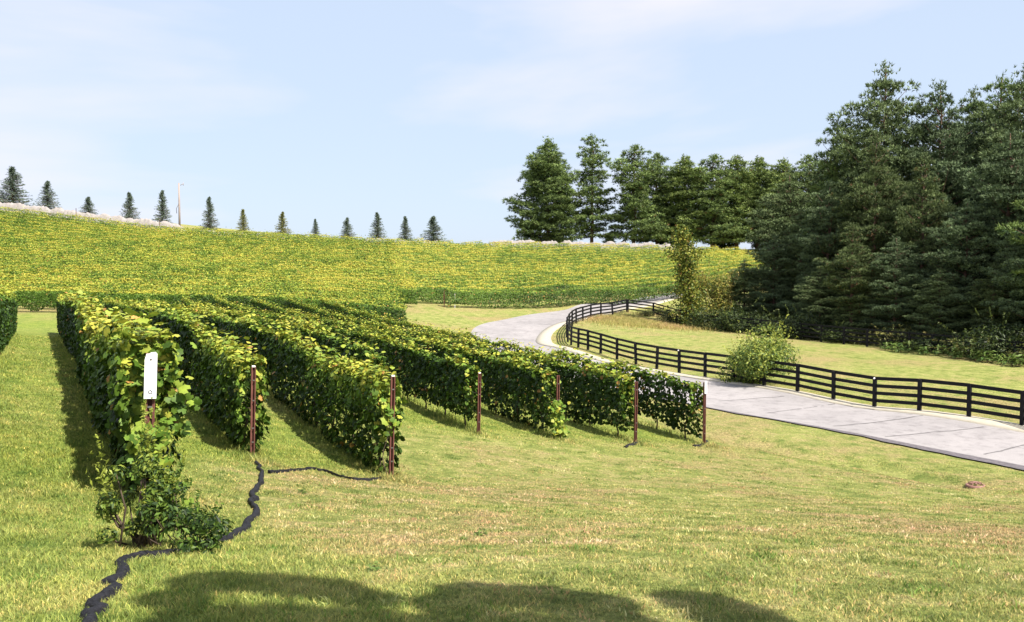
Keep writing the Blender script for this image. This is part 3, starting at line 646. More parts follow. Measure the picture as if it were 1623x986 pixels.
# ------------------------------------------------------------------ fences
def fence(pts, label, hh=1.35, rails=(1.30, 0.98, 0.66, 0.34), rw=0.145, knob=(), pw=0.14):
    t = empty('board_fence', tuple(pts[0]), label, 'fence'); o0 = np.array(pts[0])
    for i, p in enumerate(pts):
        q = np.array(p) - o0; a = np.array(pts[min(i+1, len(pts)-1)]) - np.array(pts[max(i-1, 0)])
        m_ = MB().box((0, 0, hh / 2 - 0.15), pw, pw, hh + 0.3, ax=(a[0], a[1], 0)); m_.V[0] += 0
        po = ob('post', m_.mesh('post', M['fence'], bevel=0.008), t, q); po.rotation_euler = (R_(rng.normal() * 0.6), R_(rng.normal() * 0.7), 0)
        if i in knob: ob('insulator', MB().tube([(-0.09, -0.07, hh - 0.06), (-0.03, -0.07, hh - 0.03)], 0.035, 8).mesh('insulator', M['white']), po)
    i = 0
    while i < len(pts) - 1:
        j = min(i + 2, len(pts) - 1)
        for r in rails:
            m_ = MB()
            for k_ in range(i, j):
                a, b = np.array(pts[k_]) - o0, np.array(pts[k_+1]) - o0; dv = b - a; d2 = dv / np.linalg.norm(dv)
                nv = np.array([d2[1], -d2[0], 0.0]); nv = nv / np.linalg.norm(nv)
                sg_ = 1 if (nv @ np.array([0.3, -1, 0])) > 0 else -1
                c = (a + b) / 2 + np.array([0, 0, r + rng.normal() * 0.006]) + nv * 0.0
                m_.box(c, np.linalg.norm(dv) + 0.015, 0.03, rw + 0.001 * (k_ % 2), ax=dv)
            ob('rail', m_.mesh('rail', M['fence']), t)
        i = j
    return t
RF = [(1712,686,30.8),(1620,673,33.2),(1535.5,660.5,34.6),(1457,650,36.2),(1386,640,38.0),(1321,630.5,39.9),(1264,621,41.8),(1211,612,43.8),(1163,604.5,46.0),(1117.5,597,48.3),(1076.5,588,50.4),(1041,580.5,52.5),(1008,573,54.7),(978,566.5,56.8),
      (952,560.5,58.8),(932,555,60.3),(916.5,550.5,61.6)]
pts = [at(*r) for r in RF]; pts = [np.array([p[0], p[1], hz(float(p[0]), float(p[1]))]) for p in pts]
for (px, Y) in [(905.5,64),(900.2,66.4),(898.3,68.9),(899.2,71.4),(902.5,74),(907,76.5),(913.5,79),(924,81.6),(936.5,84.2),(952.5,86.9),(971,89.8),(993.6,92.6)]: pts.append(on(px, Y))
FENCE_CORNER = pts[-1]
fence(pts, 'black four rail board fence sweeping along the road bend', knob=(4, 10))
pts = [np.array(FENCE_CORNER) + [0.14, 0.1, 0]] + [on(px, Y) for px, Y in [(1036,91.5),(1072,88.5),(1100,85.5),(1124,83),(1150,80.5),(1176,78.2),(1206,76),(1237,74),(1270,72),(1303,70.2),(1339,68.4),(1376,66.6),(1408,65),(1443,63.4),(1480,61.6),(1520,59.8),(1563,58),(1610,56.2),(1660,54.2)]]
fence(pts, 'dark board fence at the foot of the pine wood behind the paddock', rw=0.13)

# ------------------------------------------------------------------ drain grate
g = gp(1546, 770); t = empty('drain_grate', tuple(g), 'small rusty domed drain grate in the roadside lawn', 'drain', sc=(0.9, 0.9, 0.65))
m_ = MB(); n = 20
for j, (r, z) in enumerate([(0.26, 0.0), (0.26, 0.05), (0.20, 0.055)]): pass
prof = [(0.27, -0.05), (0.27, 0.045), (0.215, 0.06), (0.205, 0.03)]
V = [(r * math.cos(2*math.pi*i/n), r * math.sin(2*math.pi*i/n), z) for r, z in prof for i in range(n)]
m_.add(V, [(a*n+i, a*n+(i+1) % n, (a+1)*n+(i+1) % n, (a+1)*n+i) for a in range(3) for i in range(n)]); ob('rim', m_.mesh('rim', M['grate'], True), t)
m_ = MB()
for i in range(10):
    q = math.pi * 2 * i / 10; m_.tube([(0.21*math.cos(q), 0.21*math.sin(q), 0.04), (0.17*math.cos(q), 0.17*math.sin(q), 0.13), (0.06*math.cos(q), 0.06*math.sin(q), 0.16)], 0.015, 5)
m_.tube([(0, 0, 0.13), (0, 0, 0.175)], 0.075, 12); ob('grate_bars', m_.mesh('grate_bars', M['grate']), t)

# ------------------------------------------------------------------ conifers
def needles(P, D, ln, wd, C, k=6, spread=0.8):
    """k thin triangles fanning from each point P around direction D"""
    N = len(P); P = np.repeat(P, k, 0); D = np.repeat(D, k, 0); ln = np.repeat(ln, k); C = np.repeat(C, k, 0)
    d = D / (np.linalg.norm(D, axis=1)[:, None] + 1e-9) + rng.normal(size=(N*k, 3)) * spread; d /= np.linalg.norm(d, axis=1)[:, None]
    s = np.cross(d, rng.normal(size=(N*k, 3))); s /= np.linalg.norm(s, axis=1)[:, None]
    V = np.empty((N*k, 3, 3)); V[:, 0] = P - s * wd / 2; V[:, 1] = P + s * wd / 2; V[:, 2] = P + d * ln[:, None]
    return V.reshape(-1, 3), np.arange(N*k*3).reshape(-1, 3), np.repeat(C, 3, 0)
def pine(seed, H, Rr, base, c_dark, c_lite, n_limb=80, prof='dome', tuft=0.34, wd=0.07, dens=40, lean=0.0, brown=0.03, tk=5, spread=0.6, puff=0.75, flat=0.6):
    """trunk, limbs and rounded plumes of needles sitting on the outer half of every limb"""
    r = np.random.default_rng(seed); w = MB(); tx = lean * np.linspace(0, 1, 9)
    trunk = [(tx[i] + 0.12 * math.sin(i * 1.9 + seed), 0.12 * math.cos(i * 2.3 + seed), H * i / 8.0 - (0.3 if i == 0 else 0)) for i in range(9)]
    w.tube(trunk, [H * 0.0145 * (1 - 0.93 * i / 8) + 0.02 for i in range(9)], 8)
    TP, TD, TC = [], [], []; cone = prof == 'cone'; k1, k2 = r.random() * 6, r.random() * 6
    for i in range(n_limb):
        f = ((i + r.random()) / n_limb) ** (1.25 if prof == 'cone' else 1.0)
        z = H * (base + ((0.985 if cone else 0.93) - base) * f); fi = z / H * 8; k0 = min(7, int(fi)); cxy = np.array(trunk[k0]) * (1 - (fi - k0)) + np.array(trunk[k0+1]) * (fi - k0)
        az = i * 2.39996 + r.random() * 1.2
        if cone: pr = (1 - f) * (1.0 if f > .05 else .85)
        elif prof == 'dome': pr = (1 - f ** 2.7) ** 0.78 * (0.62 + 0.38 * min(1, f * 4 + 0.3))
        else: pr = min(1, (1 - f) * 2.4 + 0.10) ** 0.8 * (0.75 + 0.25 * math.sin(f * 9 + seed))
        ln = Rr * pr * (0.70 + 0.42 * r.random() if not cone else 0.72 + 0.4 * r.random()) + (0.03 if cone else 0.25)
        if not cone: ln *= 1 + 0.22 * math.sin(az * 2 + k1 + f * 5) + 0.14 * math.sin(az * 3 - f * 11 + k2)
        el = np.interp(f, [0, .6, 1], [-0.22, 0.0, 0.6]) if cone else np.interp(f, [0, 0.5, 0.85, 1], [-0.12, 0.14, 0.5, 0.75]); ln *= 1 if cone or f < .8 else 0.8; el += r.normal() * 0.10
        u = np.array([math.cos(az), math.sin(az)]); pt = lambda q: cxy + np.array([u[0] * ln * q, u[1] * ln * q, ln * (math.tan(el) * q + 0.16 * q * q)])
        w.tube([pt(q) for q in (0, .35, .7, 1)], [0.06 * H / 20 * (1 - q) + 0.012 for q in (0, .4, .75, 1)], 4)
        shade = 0.78 + 0.44 * r.random()
        if cone:
            n = max(4, int(ln * 2.6))
            for q in np.linspace(0.1, 1, n):
                m = max(2, int(dens * .15)); hw = 0.5 * ln * (1.1 - 0.8 * q) * .5 + .03; lat = r.normal(size=m) * hw * .6; al = r.normal(size=m) * .1
                TP.append(pt(q) + np.c_[u[0] * al - u[1] * lat, u[1] * al + u[0] * lat, np.abs(r.normal(size=m)) * .08]); TD.append(np.c_[u[0] * .8 - u[1] * lat, u[1] * .8 + u[0] * lat, .35 + 0 * lat])
                mv = r.random((m, 1)); TC.append((np.array(c_dark) * (1 - mv) + np.array(c_lite) * mv) * shade)
            continue
        npf = 1 + int(ln / (puff * 1.25)); 
        for q in np.linspace(1.0, 0.42, npf) if npf > 1 else [0.95]:
            for side in ((0,) if q > .9 or ln < 1.6 else (-1, 1)):
                rc = puff * (0.7 + 0.6 * r.random()) * (0.75 if side else 1.0) * (0.8 if f > .85 else 1); c = pt(q) + np.array([-u[1], u[0], 0]) * side * ln * 0.30 * (1.15 - q * .5) + r.normal(size=3) * 0.12
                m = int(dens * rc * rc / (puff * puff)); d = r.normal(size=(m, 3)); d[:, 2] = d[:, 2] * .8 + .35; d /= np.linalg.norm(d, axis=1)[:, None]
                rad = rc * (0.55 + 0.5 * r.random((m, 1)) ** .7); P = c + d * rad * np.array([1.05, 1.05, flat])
                mv = np.clip(0.15 + 0.55 * r.random((m, 1)) + 0.35 * d[:, 2:3], 0, 1); C = (np.array(c_dark) * (1 - mv) + np.array(c_lite) * mv) * shade * (0.85 + .3 * r.random((m, 1)))  # upper needles lighter, lower ones darker: highlight and shade put into plume colour
                bb = r.random(m) < brown; C[bb] = np.array([0.18, 0.10, 0.05])
                TP.append(P); TD.append(d + np.array([u[0] * .3, u[1] * .3, .45])); TC.append(C)
    m = 14 if cone else 60; P = np.array(trunk[-1]) + r.normal(size=(m, 3)) * (np.array([0.07, 0.07, 0.7]) * H / 20 if cone else np.array([0.4, 0.4, 0.4])) - [0, 0, 0.4]; TP.append(P); TD.append(np.tile([0, 0, 1.0], (m, 1))); TC.append(np.tile((np.array(c_dark) + c_lite) / 2, (m, 1)))
    P = np.concatenate(TP); D = np.concatenate(TD); C = np.concatenate(TC)
    V, F, C = needles(P, D, tuft * (0.7 + 0.6 * rng.random(len(P))), wd, C, tk, spread)
    return w.mesh('trunk', M['bark'], True), mesh_np('crown', V, F, C, [M['pine']])
def proto(kind, meshes): return (kind, meshes)
def tree(kind, meshes, loc, rz, sc, label, cat, group):
    t = empty(kind, tuple(loc), label, cat, group, rz, sc); ob('trunk', meshes[0], t); ob('crown', meshes[1], t); return t
# hilltop spruces
SG_D, SG_L = (0.05, 0.08, 0.065), (0.26, 0.32, 0.26)
spr = [pine(s, 6.0, 1.75, 0.04, SG_D, SG_L, n_limb=170, prof='cone', tuft=0.17, wd=0.045, dens=44, brown=0.0, tk=4) for s in (1, 2, 3)]
spw = [pine(5, 6.0, 1.75, 0.04, (0.10, 0.12, 0.04), (0.36, 0.36, 0.15), n_limb=120, prof='cone', tuft=0.22, wd=0.05, dens=44, brown=0.0, tk=4)]
spl = [(-6, 285, 330, 46, 'spruce cut by the left edge of the hilltop line'), (25, 265, 328, 52, 'tallest bluish spruce at the left end of the hilltop'), (79, 287, 334, 34, 'second hilltop spruce from the left, tidy cone'),
 (143, 312, 343, 29, 'short spruce alone above the pale netting'), (208, 305, 350, 29, 'spruce left of the pair near the utility pole'), (260, 302, 357, 28, 'narrow spruce just left of the utility pole'),
 (334, 312, 364, 27, 'narrow spruce just right of the utility pole'), (387, 332, 369, 21, 'small yellowish spruce right of the utility pole'), (449, 336, 374, 25, 'yellow tinged spruce in the middle of the hilltop line'),
 (501, 347, 378, 17, 'smallest thin spruce of the hilltop line'), (551, 345, 381, 26, 'hilltop spruce right of the smallest one'), (599, 337, 382, 28, 'tall spruce among the last four on the hilltop'),
 (643, 343, 384, 25, 'spruce next to the last one on the hilltop'), (687, 343, 387, 38, 'broad last spruce at the right end of the hilltop line')]
for i, (px, top, base, wd, lb) in enumerate(spl):
    Y = 156.0; g = on(px, Y); zt = at(px, top, Y)[2]; hh = zt - g[2]; sz = hh / 6.05; sxy = (wd / FPX * Y) / 3.0
    me = spw[0] if i in (7, 8) else spr[i % 3]
    tree('spruce', me, g, i * 1.7, (sxy, sxy, sz), lb, 'spruce', 'small spruces in line on the hilltop')
# utility pole
Y = 152; g = on(286.5, Y); hh = at(286.5, 290, Y)[2] - g[2]
t = empty('utility_pole', tuple(g), 'pale wooden utility pole rising between two hilltop spruces', 'utility pole')
ob('pole', MB().tube([(0, 0, -0.5), (0.02, 0, hh * .5), (0, 0, hh)], [0.19, 0.16, 0.13], 10).mesh('pole', M['pole'], True), t)
ob('insulator', MB().tube([(0.25, 0, hh - 0.4), (0.75, 0, hh - 0.15)], 0.05, 6).tube([(0.75, 0, hh - .45), (0.75, 0, hh + .1)], 0.05, 6).mesh('insulator', M['pole'], True), t)
ob('bracket', MB().tube([(-0.1, 0, hh - 3.6), (-0.5, 0, hh - 4.4), (-0.45, 0, hh - 5.2)], 0.05, 6).mesh('bracket', M['wire'], True), t)
# pines beyond the field
WP_D, WP_L = (0.03, 0.06, 0.028), (0.26, 0.34, 0.12)
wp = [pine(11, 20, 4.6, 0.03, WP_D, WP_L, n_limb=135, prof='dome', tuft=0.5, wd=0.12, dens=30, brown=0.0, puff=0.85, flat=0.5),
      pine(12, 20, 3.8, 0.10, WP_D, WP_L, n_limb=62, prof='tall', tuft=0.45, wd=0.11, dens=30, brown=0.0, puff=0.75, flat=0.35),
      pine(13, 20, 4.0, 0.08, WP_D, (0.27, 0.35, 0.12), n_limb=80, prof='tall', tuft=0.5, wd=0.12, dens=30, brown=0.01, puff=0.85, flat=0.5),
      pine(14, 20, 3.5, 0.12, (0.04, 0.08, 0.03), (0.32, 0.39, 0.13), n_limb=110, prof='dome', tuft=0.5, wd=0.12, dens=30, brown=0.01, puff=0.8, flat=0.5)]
fp = [(868, 221, 158, 0, 1.25, 'broad dense pine at the left end of the far pine group'), (938, 215, 160, 1, 1.15, 'slim tiered pine with sky showing between its branches'),
 (1004, 231, 157, 2, 1.25, 'far pine with flat lower branches left of the gap'), (1040, 243, 160, 2, 1.2, 'far pine right behind the one with flat lower branches'), (1084, 247, 158, 3, 1.5, 'far pine behind the top of the vine-clad trunk'),
 (1128, 246, 156, 2, 1.4, 'dark far pine right of the vine-clad trunk'), (1166, 247, 158, 3, 1.45, 'bright topped far pine with bare lower trunk'), (1200, 249, 160, 3, 1.5, 'yellowish far pine in front of the gap before the tall wood'),
 (1238, 252, 155, 3, 1.5, 'olive far pine against the tall wood'), (1278, 246, 152, 2, 1.3, 'last far pine touching the tall wood')]
for i, (px, top, Y, k_, sx, lb) in enumerate(fp):
    g = on(px, Y); hh = at(px, top, Y)[2] - g[2]; s = (hh - 0.2) / 20.1
    tree('pine_tree', wp[k_], g, i * 2.1, (s * sx, s * sx, s), lb, 'pine tree', 'tall pines beyond the hillside vineyard')
for i, (px, top, Y, lb) in enumerate([(966, 368, 157, 'small low pine between the far pines, left of the gap'), (988, 380, 159, 'tiny round pine at the bottom of the sky gap'), (1062, 330, 162, 'short pine filling in behind the far pines'), (1148, 340, 162, 'shadowy short pine behind the far pine trunks'), (1212, 318, 163, 'short pine behind the yellowish far pine')]):
    g = on(px, Y); hh = at(px, top, Y)[2] - g[2]; s = hh / 20.1
    tree('pine_tree', wp[0], g, i, (s * 1.5, s * 1.5, s), lb, 'pine tree', 'tall pines beyond the hillside vineyard')
# the tall wood on the right
SD, SL = (0.010, 0.024, 0.011), (0.25, 0.32, 0.15)
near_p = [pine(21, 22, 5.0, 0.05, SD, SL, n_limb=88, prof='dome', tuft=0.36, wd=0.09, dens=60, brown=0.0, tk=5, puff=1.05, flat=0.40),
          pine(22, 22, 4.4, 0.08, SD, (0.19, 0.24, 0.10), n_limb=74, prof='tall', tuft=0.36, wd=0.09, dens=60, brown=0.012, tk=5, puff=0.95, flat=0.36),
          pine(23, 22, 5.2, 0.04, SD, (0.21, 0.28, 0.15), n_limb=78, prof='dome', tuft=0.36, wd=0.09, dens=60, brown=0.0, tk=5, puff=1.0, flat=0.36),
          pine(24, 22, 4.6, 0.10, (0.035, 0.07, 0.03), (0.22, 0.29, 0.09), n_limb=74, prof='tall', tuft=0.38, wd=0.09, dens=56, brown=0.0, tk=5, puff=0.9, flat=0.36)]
woods = [(1398, 84, 82, 0, 0.92, 'tallest pine rising above the left part of the wood'), (1322, 168, 84, 3, 0.72, 'slender pine at the left shoulder of the wood with gappy branches'), (1484, 108, 80, 2, 0.85, 'dark pine right of the tallest one'),
 (1536, 124, 86, 0, 0.8, 'pine between two taller ones on the skyline'), (1578, 100, 84, 3, 0.85, 'yellow tipped pine on the skyline near the right edge'), (1618, 86, 78, 0, 0.95, 'skyline pine cut by the right edge'),
 (1384, 188, 76, 1, 0.85, 'rusty tinged pine in front of the tallest one'), (1460, 220, 72, 1, 0.85, 'brownish pine in the front middle of the wood'), (1596, 182, 66, 2, 1.05, 'blue green pine with heavy boughs in front at the right'),
 (1530, 290, 66, 2, 1.05, 'low spreading front pine right of the middle'), (1312, 265, 80, 2, 0.95, 'mid height pine at the left front of the wood'), (1350, 330, 71, 1, 1.15, 'low olive pine overhanging the paddock'),
 (1420, 350, 69, 2, 1.2, 'low bushy pine with boughs near the ground'), (1268, 310, 86, 0, 1.0, 'round dark pine closing the wood on the left'), (1226, 352, 86, 2, 1.05, 'shorter bluish pine at the left foot of the wood'),
 (1180, 392, 88, 0, 1.35, 'small bushy dark pine next to the yellow vine thicket'), (1640, 300, 60, 2, 1.1, 'front pine cut by the right edge with boughs to the ground'), (1575, 390, 62, 1, 1.3, 'short pine in front of the blue green one'), (1490, 400, 65, 0, 1.4, 'short bushy pine in the shade under the front boughs'),
 (1300, 400, 77, 0, 1.4, 'short bushy pine in the shade at the left of the paddock edge')]
for i, (px, top, Y, k_, sx, lb) in enumerate(woods):
    g = on(px, Y); hh = at(px, top, Y)[2] - g[2]; s = (hh - 1.3) / 22.1
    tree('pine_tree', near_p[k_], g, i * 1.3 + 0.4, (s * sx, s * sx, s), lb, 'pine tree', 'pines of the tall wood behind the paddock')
bk = [(1250,94),(1300,98),(1350,96),(1400,99),(1450,95),(1505,97),(1560,93),(1615,92),(1680,84),(1720,74),(1700,64),(1740,58)]
for i, (px, Y) in enumerate(bk):
    g = on(px, Y); s = (0.75 if px < 1340 else 0.82) + 0.06 * (i % 3)
    tree('pine_tree', near_p[i % 4], g, i * 2.7, (s, s, s * 0.88), 'shadowy pine deep inside the tall wood behind the front trees', 'pine tree', 'dark back pines of the wood')

# ------------------------------------------------------------------ broadleaf shrubs and weeds
def bush(seed, w, h, n, size, pal, stems=9, lod=3, shape='round', lo=0.0, lumps=9, mat='shrub', rl=1.0):
    r = np.random.default_rng(seed); C0 = []; m = MB()
    for i in range(lumps):
        a = r.random() * 6.283; q = r.random() ** .5 * 0.55 * w; z = lo + (h - lo) * (0.12 + 0.7 * r.random() * (1 - 0.35 * (q / (w * .55)) ** 2)); C0.append((q * math.cos(a), q * math.sin(a), z, w * rl * (0.20 + 0.14 * r.random())))
    C0 = np.array(C0)
    for i in range(stems):
        c = C0[i % lumps]; m.tube([(r.normal() * .16 * w, r.normal() * .16 * w, -0.05), (c[0] * .7 + r.normal() * .05 * w, c[1] * .7, c[2] * .55), (c[0], c[1], c[2])], [0.009 * h, 0.007 * h, 0.003 * h], 5)
    k = r.integers(0, lumps, n); d = r.normal(size=(n, 3)); d /= np.linalg.norm(d, axis=1)[:, None]; rad = C0[k, 3] * (0.45 + 0.65 * r.random(n) ** 0.6)
    P = C0[k, :3] + d * rad[:, None] * np.array([1, 1, 0.85 if shape == 'round' else 1.5]); P[:, 2] = np.maximum(P[:, 2], lo + 0.02 + 0.1 * r.random(n))
    pal = np.array(pal); f = r.random(n) * (len(pal) - 1) * 0.999; i0 = f.astype(int); wv = (f - i0)[:, None]; C = (pal[i0] * (1 - wv) + pal[i0 + 1] * wv) * (0.8 + .4 * r.random((n, 1)))
    # upright sprays
    ns = n // 6; a = r.integers(0, lumps, ns // 14 + 1); SPx = []; SN = []
    for q in a:
        b = C0[q, :3] + r.normal(size=3) * C0[q, 3] * .4; dv = np.array([b[0] * .5, b[1] * .5, 0.9 * h * .4 + .1]) + r.normal(size=3) * .12 * w; dv *= 0.75
        T = r.random(14); SPx.append(b + dv * T[:, None]); SN.append(r.normal(size=(14, 3)))
    SPx = np.concatenate(SPx); SN = np.concatenate(SN); C2 = pal[-1] * (0.75 + .4 * r.random((len(SPx), 1)))
    P = np.vstack([P, SPx]); C = np.vstack([C, C2]); Nn = np.vstack([d + r.normal(size=(n, 3)) * .5 + [0, 0, .5], SN])
    V, F, C = leaf_mesh(P, Nn, size * (0.6 + .8 * r.random(len(P))), C, lod, 0.3)
    return m.mesh('stems', M['vbark'], True), mesh_np('foliage', V, F, C, [M[mat]])
def put_bush(kind, meshes, loc, rz, sc, label, cat, group=None):
    t = empty(kind, tuple(loc), label, cat, group, rz, sc); ob('stems', meshes[0], t); ob('foliage', meshes[1], t); return t
# yellow-green shrub on the paddock fence
b1 = bush(31, 3.3, 2.75, 11500, 0.15, [(0.025,0.055,0.014), (0.08,0.13,0.025), (0.18,0.25,0.045), (0.33,0.36,0.07)], stems=14, lumps=16)
put_bush('shrub', b1, on(1197, 45.3), 0.4, (1.12, 0.9, 1.0), 'round yellow green shrub growing through the black fence', 'shrub')
# weeds and shrub around the sign post
b2 = bush(32, 0.56, 1.2, 2600, 0.052, [(0.015,0.035,0.008), (0.05,0.09,0.02), (0.15,0.22,0.035), (0.26,0.30,0.05)], stems=26, lumps=30, rl=0.55)
g = gp(228, 868); put_bush('shrub', b2, g, 0.0, (1.0, 0.8, 1.0), 'leafy shrub tangled round the foot of the sign post', 'shrub')
b3 = bush(33, 0.72, 0.62, 1500, 0.055, [(0.012,0.03,0.007), (0.04,0.08,0.015), (0.12,0.19,0.03)], stems=16, lumps=18, rl=0.6)
g = gp(300, 872); put_bush('shrub', b3, g, 1.0, 1.0, 'low dark shrub right of the sign post beside the netting', 'shrub')
# trailing grape shoots
def trail(px, pz0, pz1, Y, n, spreadx, label, lod=0, size=0.12, yel=0.45):
    x = (px - IW / 2) / FPX * Y; z0 = hz(float(x), float(Y)); zz = rng.uniform(pz0, pz1, n)
    wob = 0.08 * np.sin(zz * 5 + px); P = np.c_[x + wob + rng.normal(size=n) * spreadx, Y - 0.08 + rng.normal(size=n) * spreadx * 0.7, z0 + zz]
    V, F, C = leaf_mesh(P, rng.normal(size=(n, 3)) * .5 + [0.3, -0.8, 0.6], size * (.6 + .8 * rng.random(n)), leaf_cols(n, yel + 0 * zz), lod)
    t = empty('vine_shoot', (x, Y, z0), label, 'vine'); o3 = np.array([x, Y, z0])
    ob('foliage', mesh_np('foliage', V - o3, F, C, [M['vine']]), t)
    ob('stem', MB().tube([(0.08 * math.sin(z * 5 + px), -0.08, z) for z in np.linspace(0, pz1, 12)], 0.008, 5).mesh('stem', M['vbark']), t)
trail(240, 0.1, 0.95, 9.85, 120, 0.11, 'bright grape shoot climbing the sign post from below', 0, 0.12, 0.35)
trail(886, 0.0, 1.15, 26.1, 220, 0.12, 'pale leafy shoot spilling down the half covered post', 1, 0.12, 0.5)
trail(260, 0.8, 1.9, 10.42, 230, 0.12, 'large bright grape leaves bulging right of the sign', 0, 0.10, 0.36)
trail(612, 0.85, 1.6, 17.3, 30, 0.07, 'pale grape leaves hanging on the tallest middle post', 0, 0.14, 0.5)
# vine-clad dead trunk
g = on(1092, 86.0); t = empty('vine_clad_trunk', tuple(g), 'tall dead trunk wrapped in yellow and rusty climbing leaves', 'tree')
H_ = at(1078, 358, 86)[2] - g[2]
ctr = [(0.5, 0, -0.2), (0.3, 0, 2), (-0.2, 0, 4.2), (-0.3, 0, 6.2), (-0.7, 0, H_ - 1.2), (-0.9, 0, H_ - .3)]
ob('trunk', MB().tube(ctr, [.22, .2, .17, .14, .1, .05], 8).mesh('trunk', M['bark'], True), t)
n = 7500; zz = rng.random(n) * (H_ + .1); cx = np.interp(zz, [c[2] for c in ctr], [c[0] for c in ctr]); wz = np.interp(zz, [0, 2, 3.5, 5, 6.2, 7, 8.5, H_], [1.9, 1.7, 1.2, .9, .9, 1.6, 1.1, .4]) * (0.7 + 0.6 * vnoise(zz, zz * 0, .6, 4))
P = np.c_[cx + rng.normal(size=n) * wz * .5, rng.normal(size=n) * wz * .5, zz]
pal = np.array([(0.04,0.08,0.02), (0.12,0.16,0.03), (0.30,0.30,0.05), (0.30,0.20,0.06), (0.36,0.14,0.06)]); f = np.clip(rng.normal(1.2, 0.8, n), 0, 3.99); i0 = f.astype(int); C = pal[i0] * (1 - (f - i0))[:, None] + pal[np.minimum(i0 + 1, 4)] * (f - i0)[:, None]
V, F, C = leaf_mesh(P, rng.normal(size=(n, 3)) + [0, -.4, .5], .17 + .12 * rng.random(n), C, 2)
ob('climbing_leaves', mesh_np('climbing_leaves', V, F, C, [M['shrub']]), t)
# thickets beside it
bt = bush(41, 3.4, 5.2, 7500, 0.20, [(0.05,0.08,0.02), (0.16,0.19,0.04), (0.34,0.32,0.06), (0.30,0.24,0.07)], stems=12, lumps=18, shape='tall')
put_bush('shrub', bt, on(1122, 88), 0.3, (1.15, 1.15, 1.1), 'tall yellow and orange thicket right of the vine-clad trunk', 'shrub')
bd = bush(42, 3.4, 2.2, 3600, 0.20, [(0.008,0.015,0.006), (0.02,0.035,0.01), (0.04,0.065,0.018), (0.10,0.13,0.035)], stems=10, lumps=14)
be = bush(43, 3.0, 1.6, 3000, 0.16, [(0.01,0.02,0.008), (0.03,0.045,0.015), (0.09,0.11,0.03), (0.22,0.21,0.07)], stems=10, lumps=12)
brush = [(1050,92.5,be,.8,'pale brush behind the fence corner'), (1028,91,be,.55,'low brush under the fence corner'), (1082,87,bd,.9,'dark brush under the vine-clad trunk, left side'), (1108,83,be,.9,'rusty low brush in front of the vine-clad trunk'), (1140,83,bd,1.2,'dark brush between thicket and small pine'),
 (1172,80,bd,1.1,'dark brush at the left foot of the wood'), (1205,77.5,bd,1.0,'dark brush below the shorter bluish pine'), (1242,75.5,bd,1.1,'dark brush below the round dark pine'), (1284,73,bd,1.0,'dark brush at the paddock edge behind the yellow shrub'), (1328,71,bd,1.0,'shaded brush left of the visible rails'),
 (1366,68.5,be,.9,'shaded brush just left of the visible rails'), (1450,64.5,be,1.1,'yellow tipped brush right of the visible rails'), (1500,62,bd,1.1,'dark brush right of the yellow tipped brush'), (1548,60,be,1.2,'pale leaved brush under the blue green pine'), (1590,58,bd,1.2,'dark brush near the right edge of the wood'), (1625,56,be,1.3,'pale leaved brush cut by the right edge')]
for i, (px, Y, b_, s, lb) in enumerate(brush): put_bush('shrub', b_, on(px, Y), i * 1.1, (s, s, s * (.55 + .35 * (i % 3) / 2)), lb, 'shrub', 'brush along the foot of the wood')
# big-leaved weeds at the paddock edge
def weed(seed):
    r = np.random.default_rng(seed); n = 46; a = r.random(n) * 6.283; rr = 0.1 + .35 * r.random(n); z = .12 + .5 * r.random(n)
    P = np.c_[np.cos(a) * rr, np.sin(a) * rr, z]; Nn = np.c_[np.cos(a) * .5, np.sin(a) * .5, 1 + 0 * a] + r.normal(size=(n, 3)) * .3
    c = np.array([(0.07, 0.13, 0.03), (0.16, 0.22, 0.05)]); f = r.random((n, 1)); V, F, C = leaf_mesh(P, Nn, .26 + .14 * r.random(n), c[0] * (1 - f) + c[1] * f, 3)
    m = MB(); 
    for q in range(7): m.tube([(0, 0, 0), (P[q, 0] * .5, P[q, 1] * .5, .3), tuple(P[q])], .01, 4)
    return m.mesh('stems', M['vbark']), mesh_np('foliage', V, F, C, [M['shrub']])
wd_ = [weed(s) for s in (51, 52, 53)]
ORD = ['leftmost', 'second', 'third', 'fourth', 'fifth', 'sixth', 'seventh', 'eighth', 'eighth from the right,', 'seventh from the right,', 'sixth from the right,', 'fifth from the right,', 'fourth from the right,', 'third from the right,', 'second from the right,', 'rightmost']
for i, px in enumerate([1405, 1416, 1430, 1442, 1462, 1470, 1490, 1516, 1524, 1545, 1556, 1568, 1576, 1590, 1608, 1618]):
    Yp = np.interp(px, [1400, 1500, 1623], [64.2, 59.6, 53.8]) - 0.3 * (i % 3)
    put_bush('broadleaf_weed', wd_[i % 3], on(px, Yp), i * 2.0, 0.9 + .25 * (i % 4) / 2, '%s big leaved weed in the line along the paddock edge' % ORD[i], 'weed', 'broad leaved weeds at the paddock edge')
# lawn weeds
for i, (px, py, s, lb) in enumerate([(760, 850, .16, 'dark green weed tuft in the middle of the lawn'), (735, 858, .11, 'small weed left of the dark tuft'), (1008, 854, .1, 'small weed in the reddish dry patch'), (480, 782, .15, 'weed clump near the netting on the lawn'), (590, 905, .13, 'weed at the edge of the tree shadow')]):
    put_bush('lawn_weed', wd_[i % 3], gp(px, py), i, (s, s, s * .7), lb, 'weed', 'small weeds in the lawn')

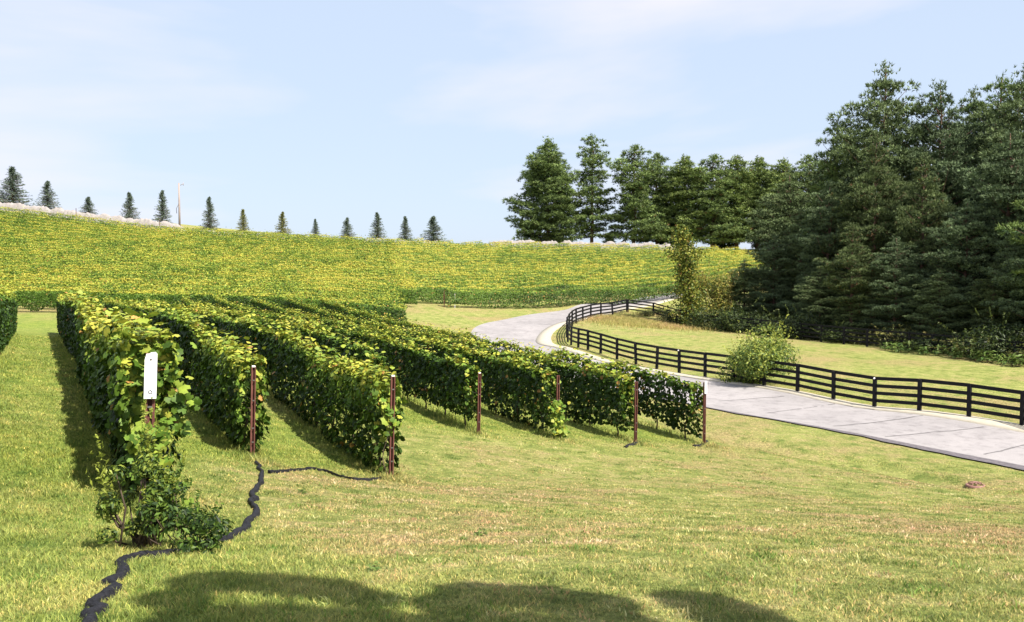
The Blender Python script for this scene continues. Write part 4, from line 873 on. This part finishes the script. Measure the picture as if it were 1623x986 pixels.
# ------------------------------------------------------------------ trees behind the camera that shade the lawn
def broad_tree(seed, H, spots, n, loc, label):
    """trunk forks to every crown clump; spots are (x, y, z, r) about the foot"""
    t = empty('shade_tree', tuple(loc), label, 'tree', 'broadleaf trees behind the camera'); m = MB(); r = np.random.default_rng(seed)
    m.tube([(0, 0, -.3), (.1, 0, H * .3), (.1, .1, H * .55)], [.28, .22, .15], 9)
    for (x, y, z, q) in spots: m.tube([(.1, 0, H * .35), (x * .55, y * .55, (z + H * .35) / 2 + .3), (x, y, z)], [.12, .07, .02], 5)
    ob('trunk', m.mesh('trunk', M['bark'], True), t)
    S = np.array(spots); k = r.integers(0, len(S), n); d = r.normal(size=(n, 3)); d /= np.linalg.norm(d, axis=1)[:, None]
    P = S[k, :3] + d * (S[k, 3] * r.random(n) ** .45)[:, None]; C = np.tile([.06, .12, .03], (n, 1)) * (.6 + .8 * r.random((n, 1)))
    V, F, C = leaf_mesh(P, d + r.normal(size=(n, 3)) * .6, .13 + .07 * r.random(n), C, 3); ob('crown', mesh_np('crown', V, F, C, [M['shrub']]), t)
hc = 7.0; k_ = 1 / math.tan(SUN_EL)
foot = np.array([4.4, -5.4]); fz = hz(*map(float, foot)); sp_ = []
def shade_spot(gx_, gy_, r, h=hc):
    gz = hz(float(gx_), float(gy_)); q = np.array([gx_ + SUN_H[0] * h * k_, gy_ + SUN_H[1] * h * k_, gz + h]); sp_.append((q[0] - foot[0], q[1] - foot[1], q[2] - fz, r))
for (px, py, r) in [(262, 960, .22), (330, 930, .32), (420, 935, .30), (500, 942, .29), (572, 958, .2), (712, 968, .22), (770, 950, .30), (850, 955, .31), (930, 968, .30), (990, 1004, .24), (1112, 962, .24), (1168, 984, .28), (1225, 1015, .28),
                    (300, 1000, .3), (390, 1000, .38), (480, 1005, .38), (570, 1010, .36), (650, 1050, .3), (760, 1015, .38), (850, 1020, .38), (940, 1040, .36), (1150, 1050, .4), (450, 1080, .5), (650, 1100, .5), (850, 1100, .5), (1050, 1110, .5), (1250, 1110, .4)]:
    g = gp(px, py, dmin=2.0); shade_spot(g[0], g[1] + .13, r * .94, hc + rng.normal() * .25)
for i in range(10): shade_spot(-2.0 + 0.55 * i, 2.9 + rng.normal() * .3, .6, hc + rng.normal() * .5)
broad_tree(61, 7.0, sp_, 26000, (foot[0], foot[1], fz), 'leafy tree behind the photographer shading the lower lawn')
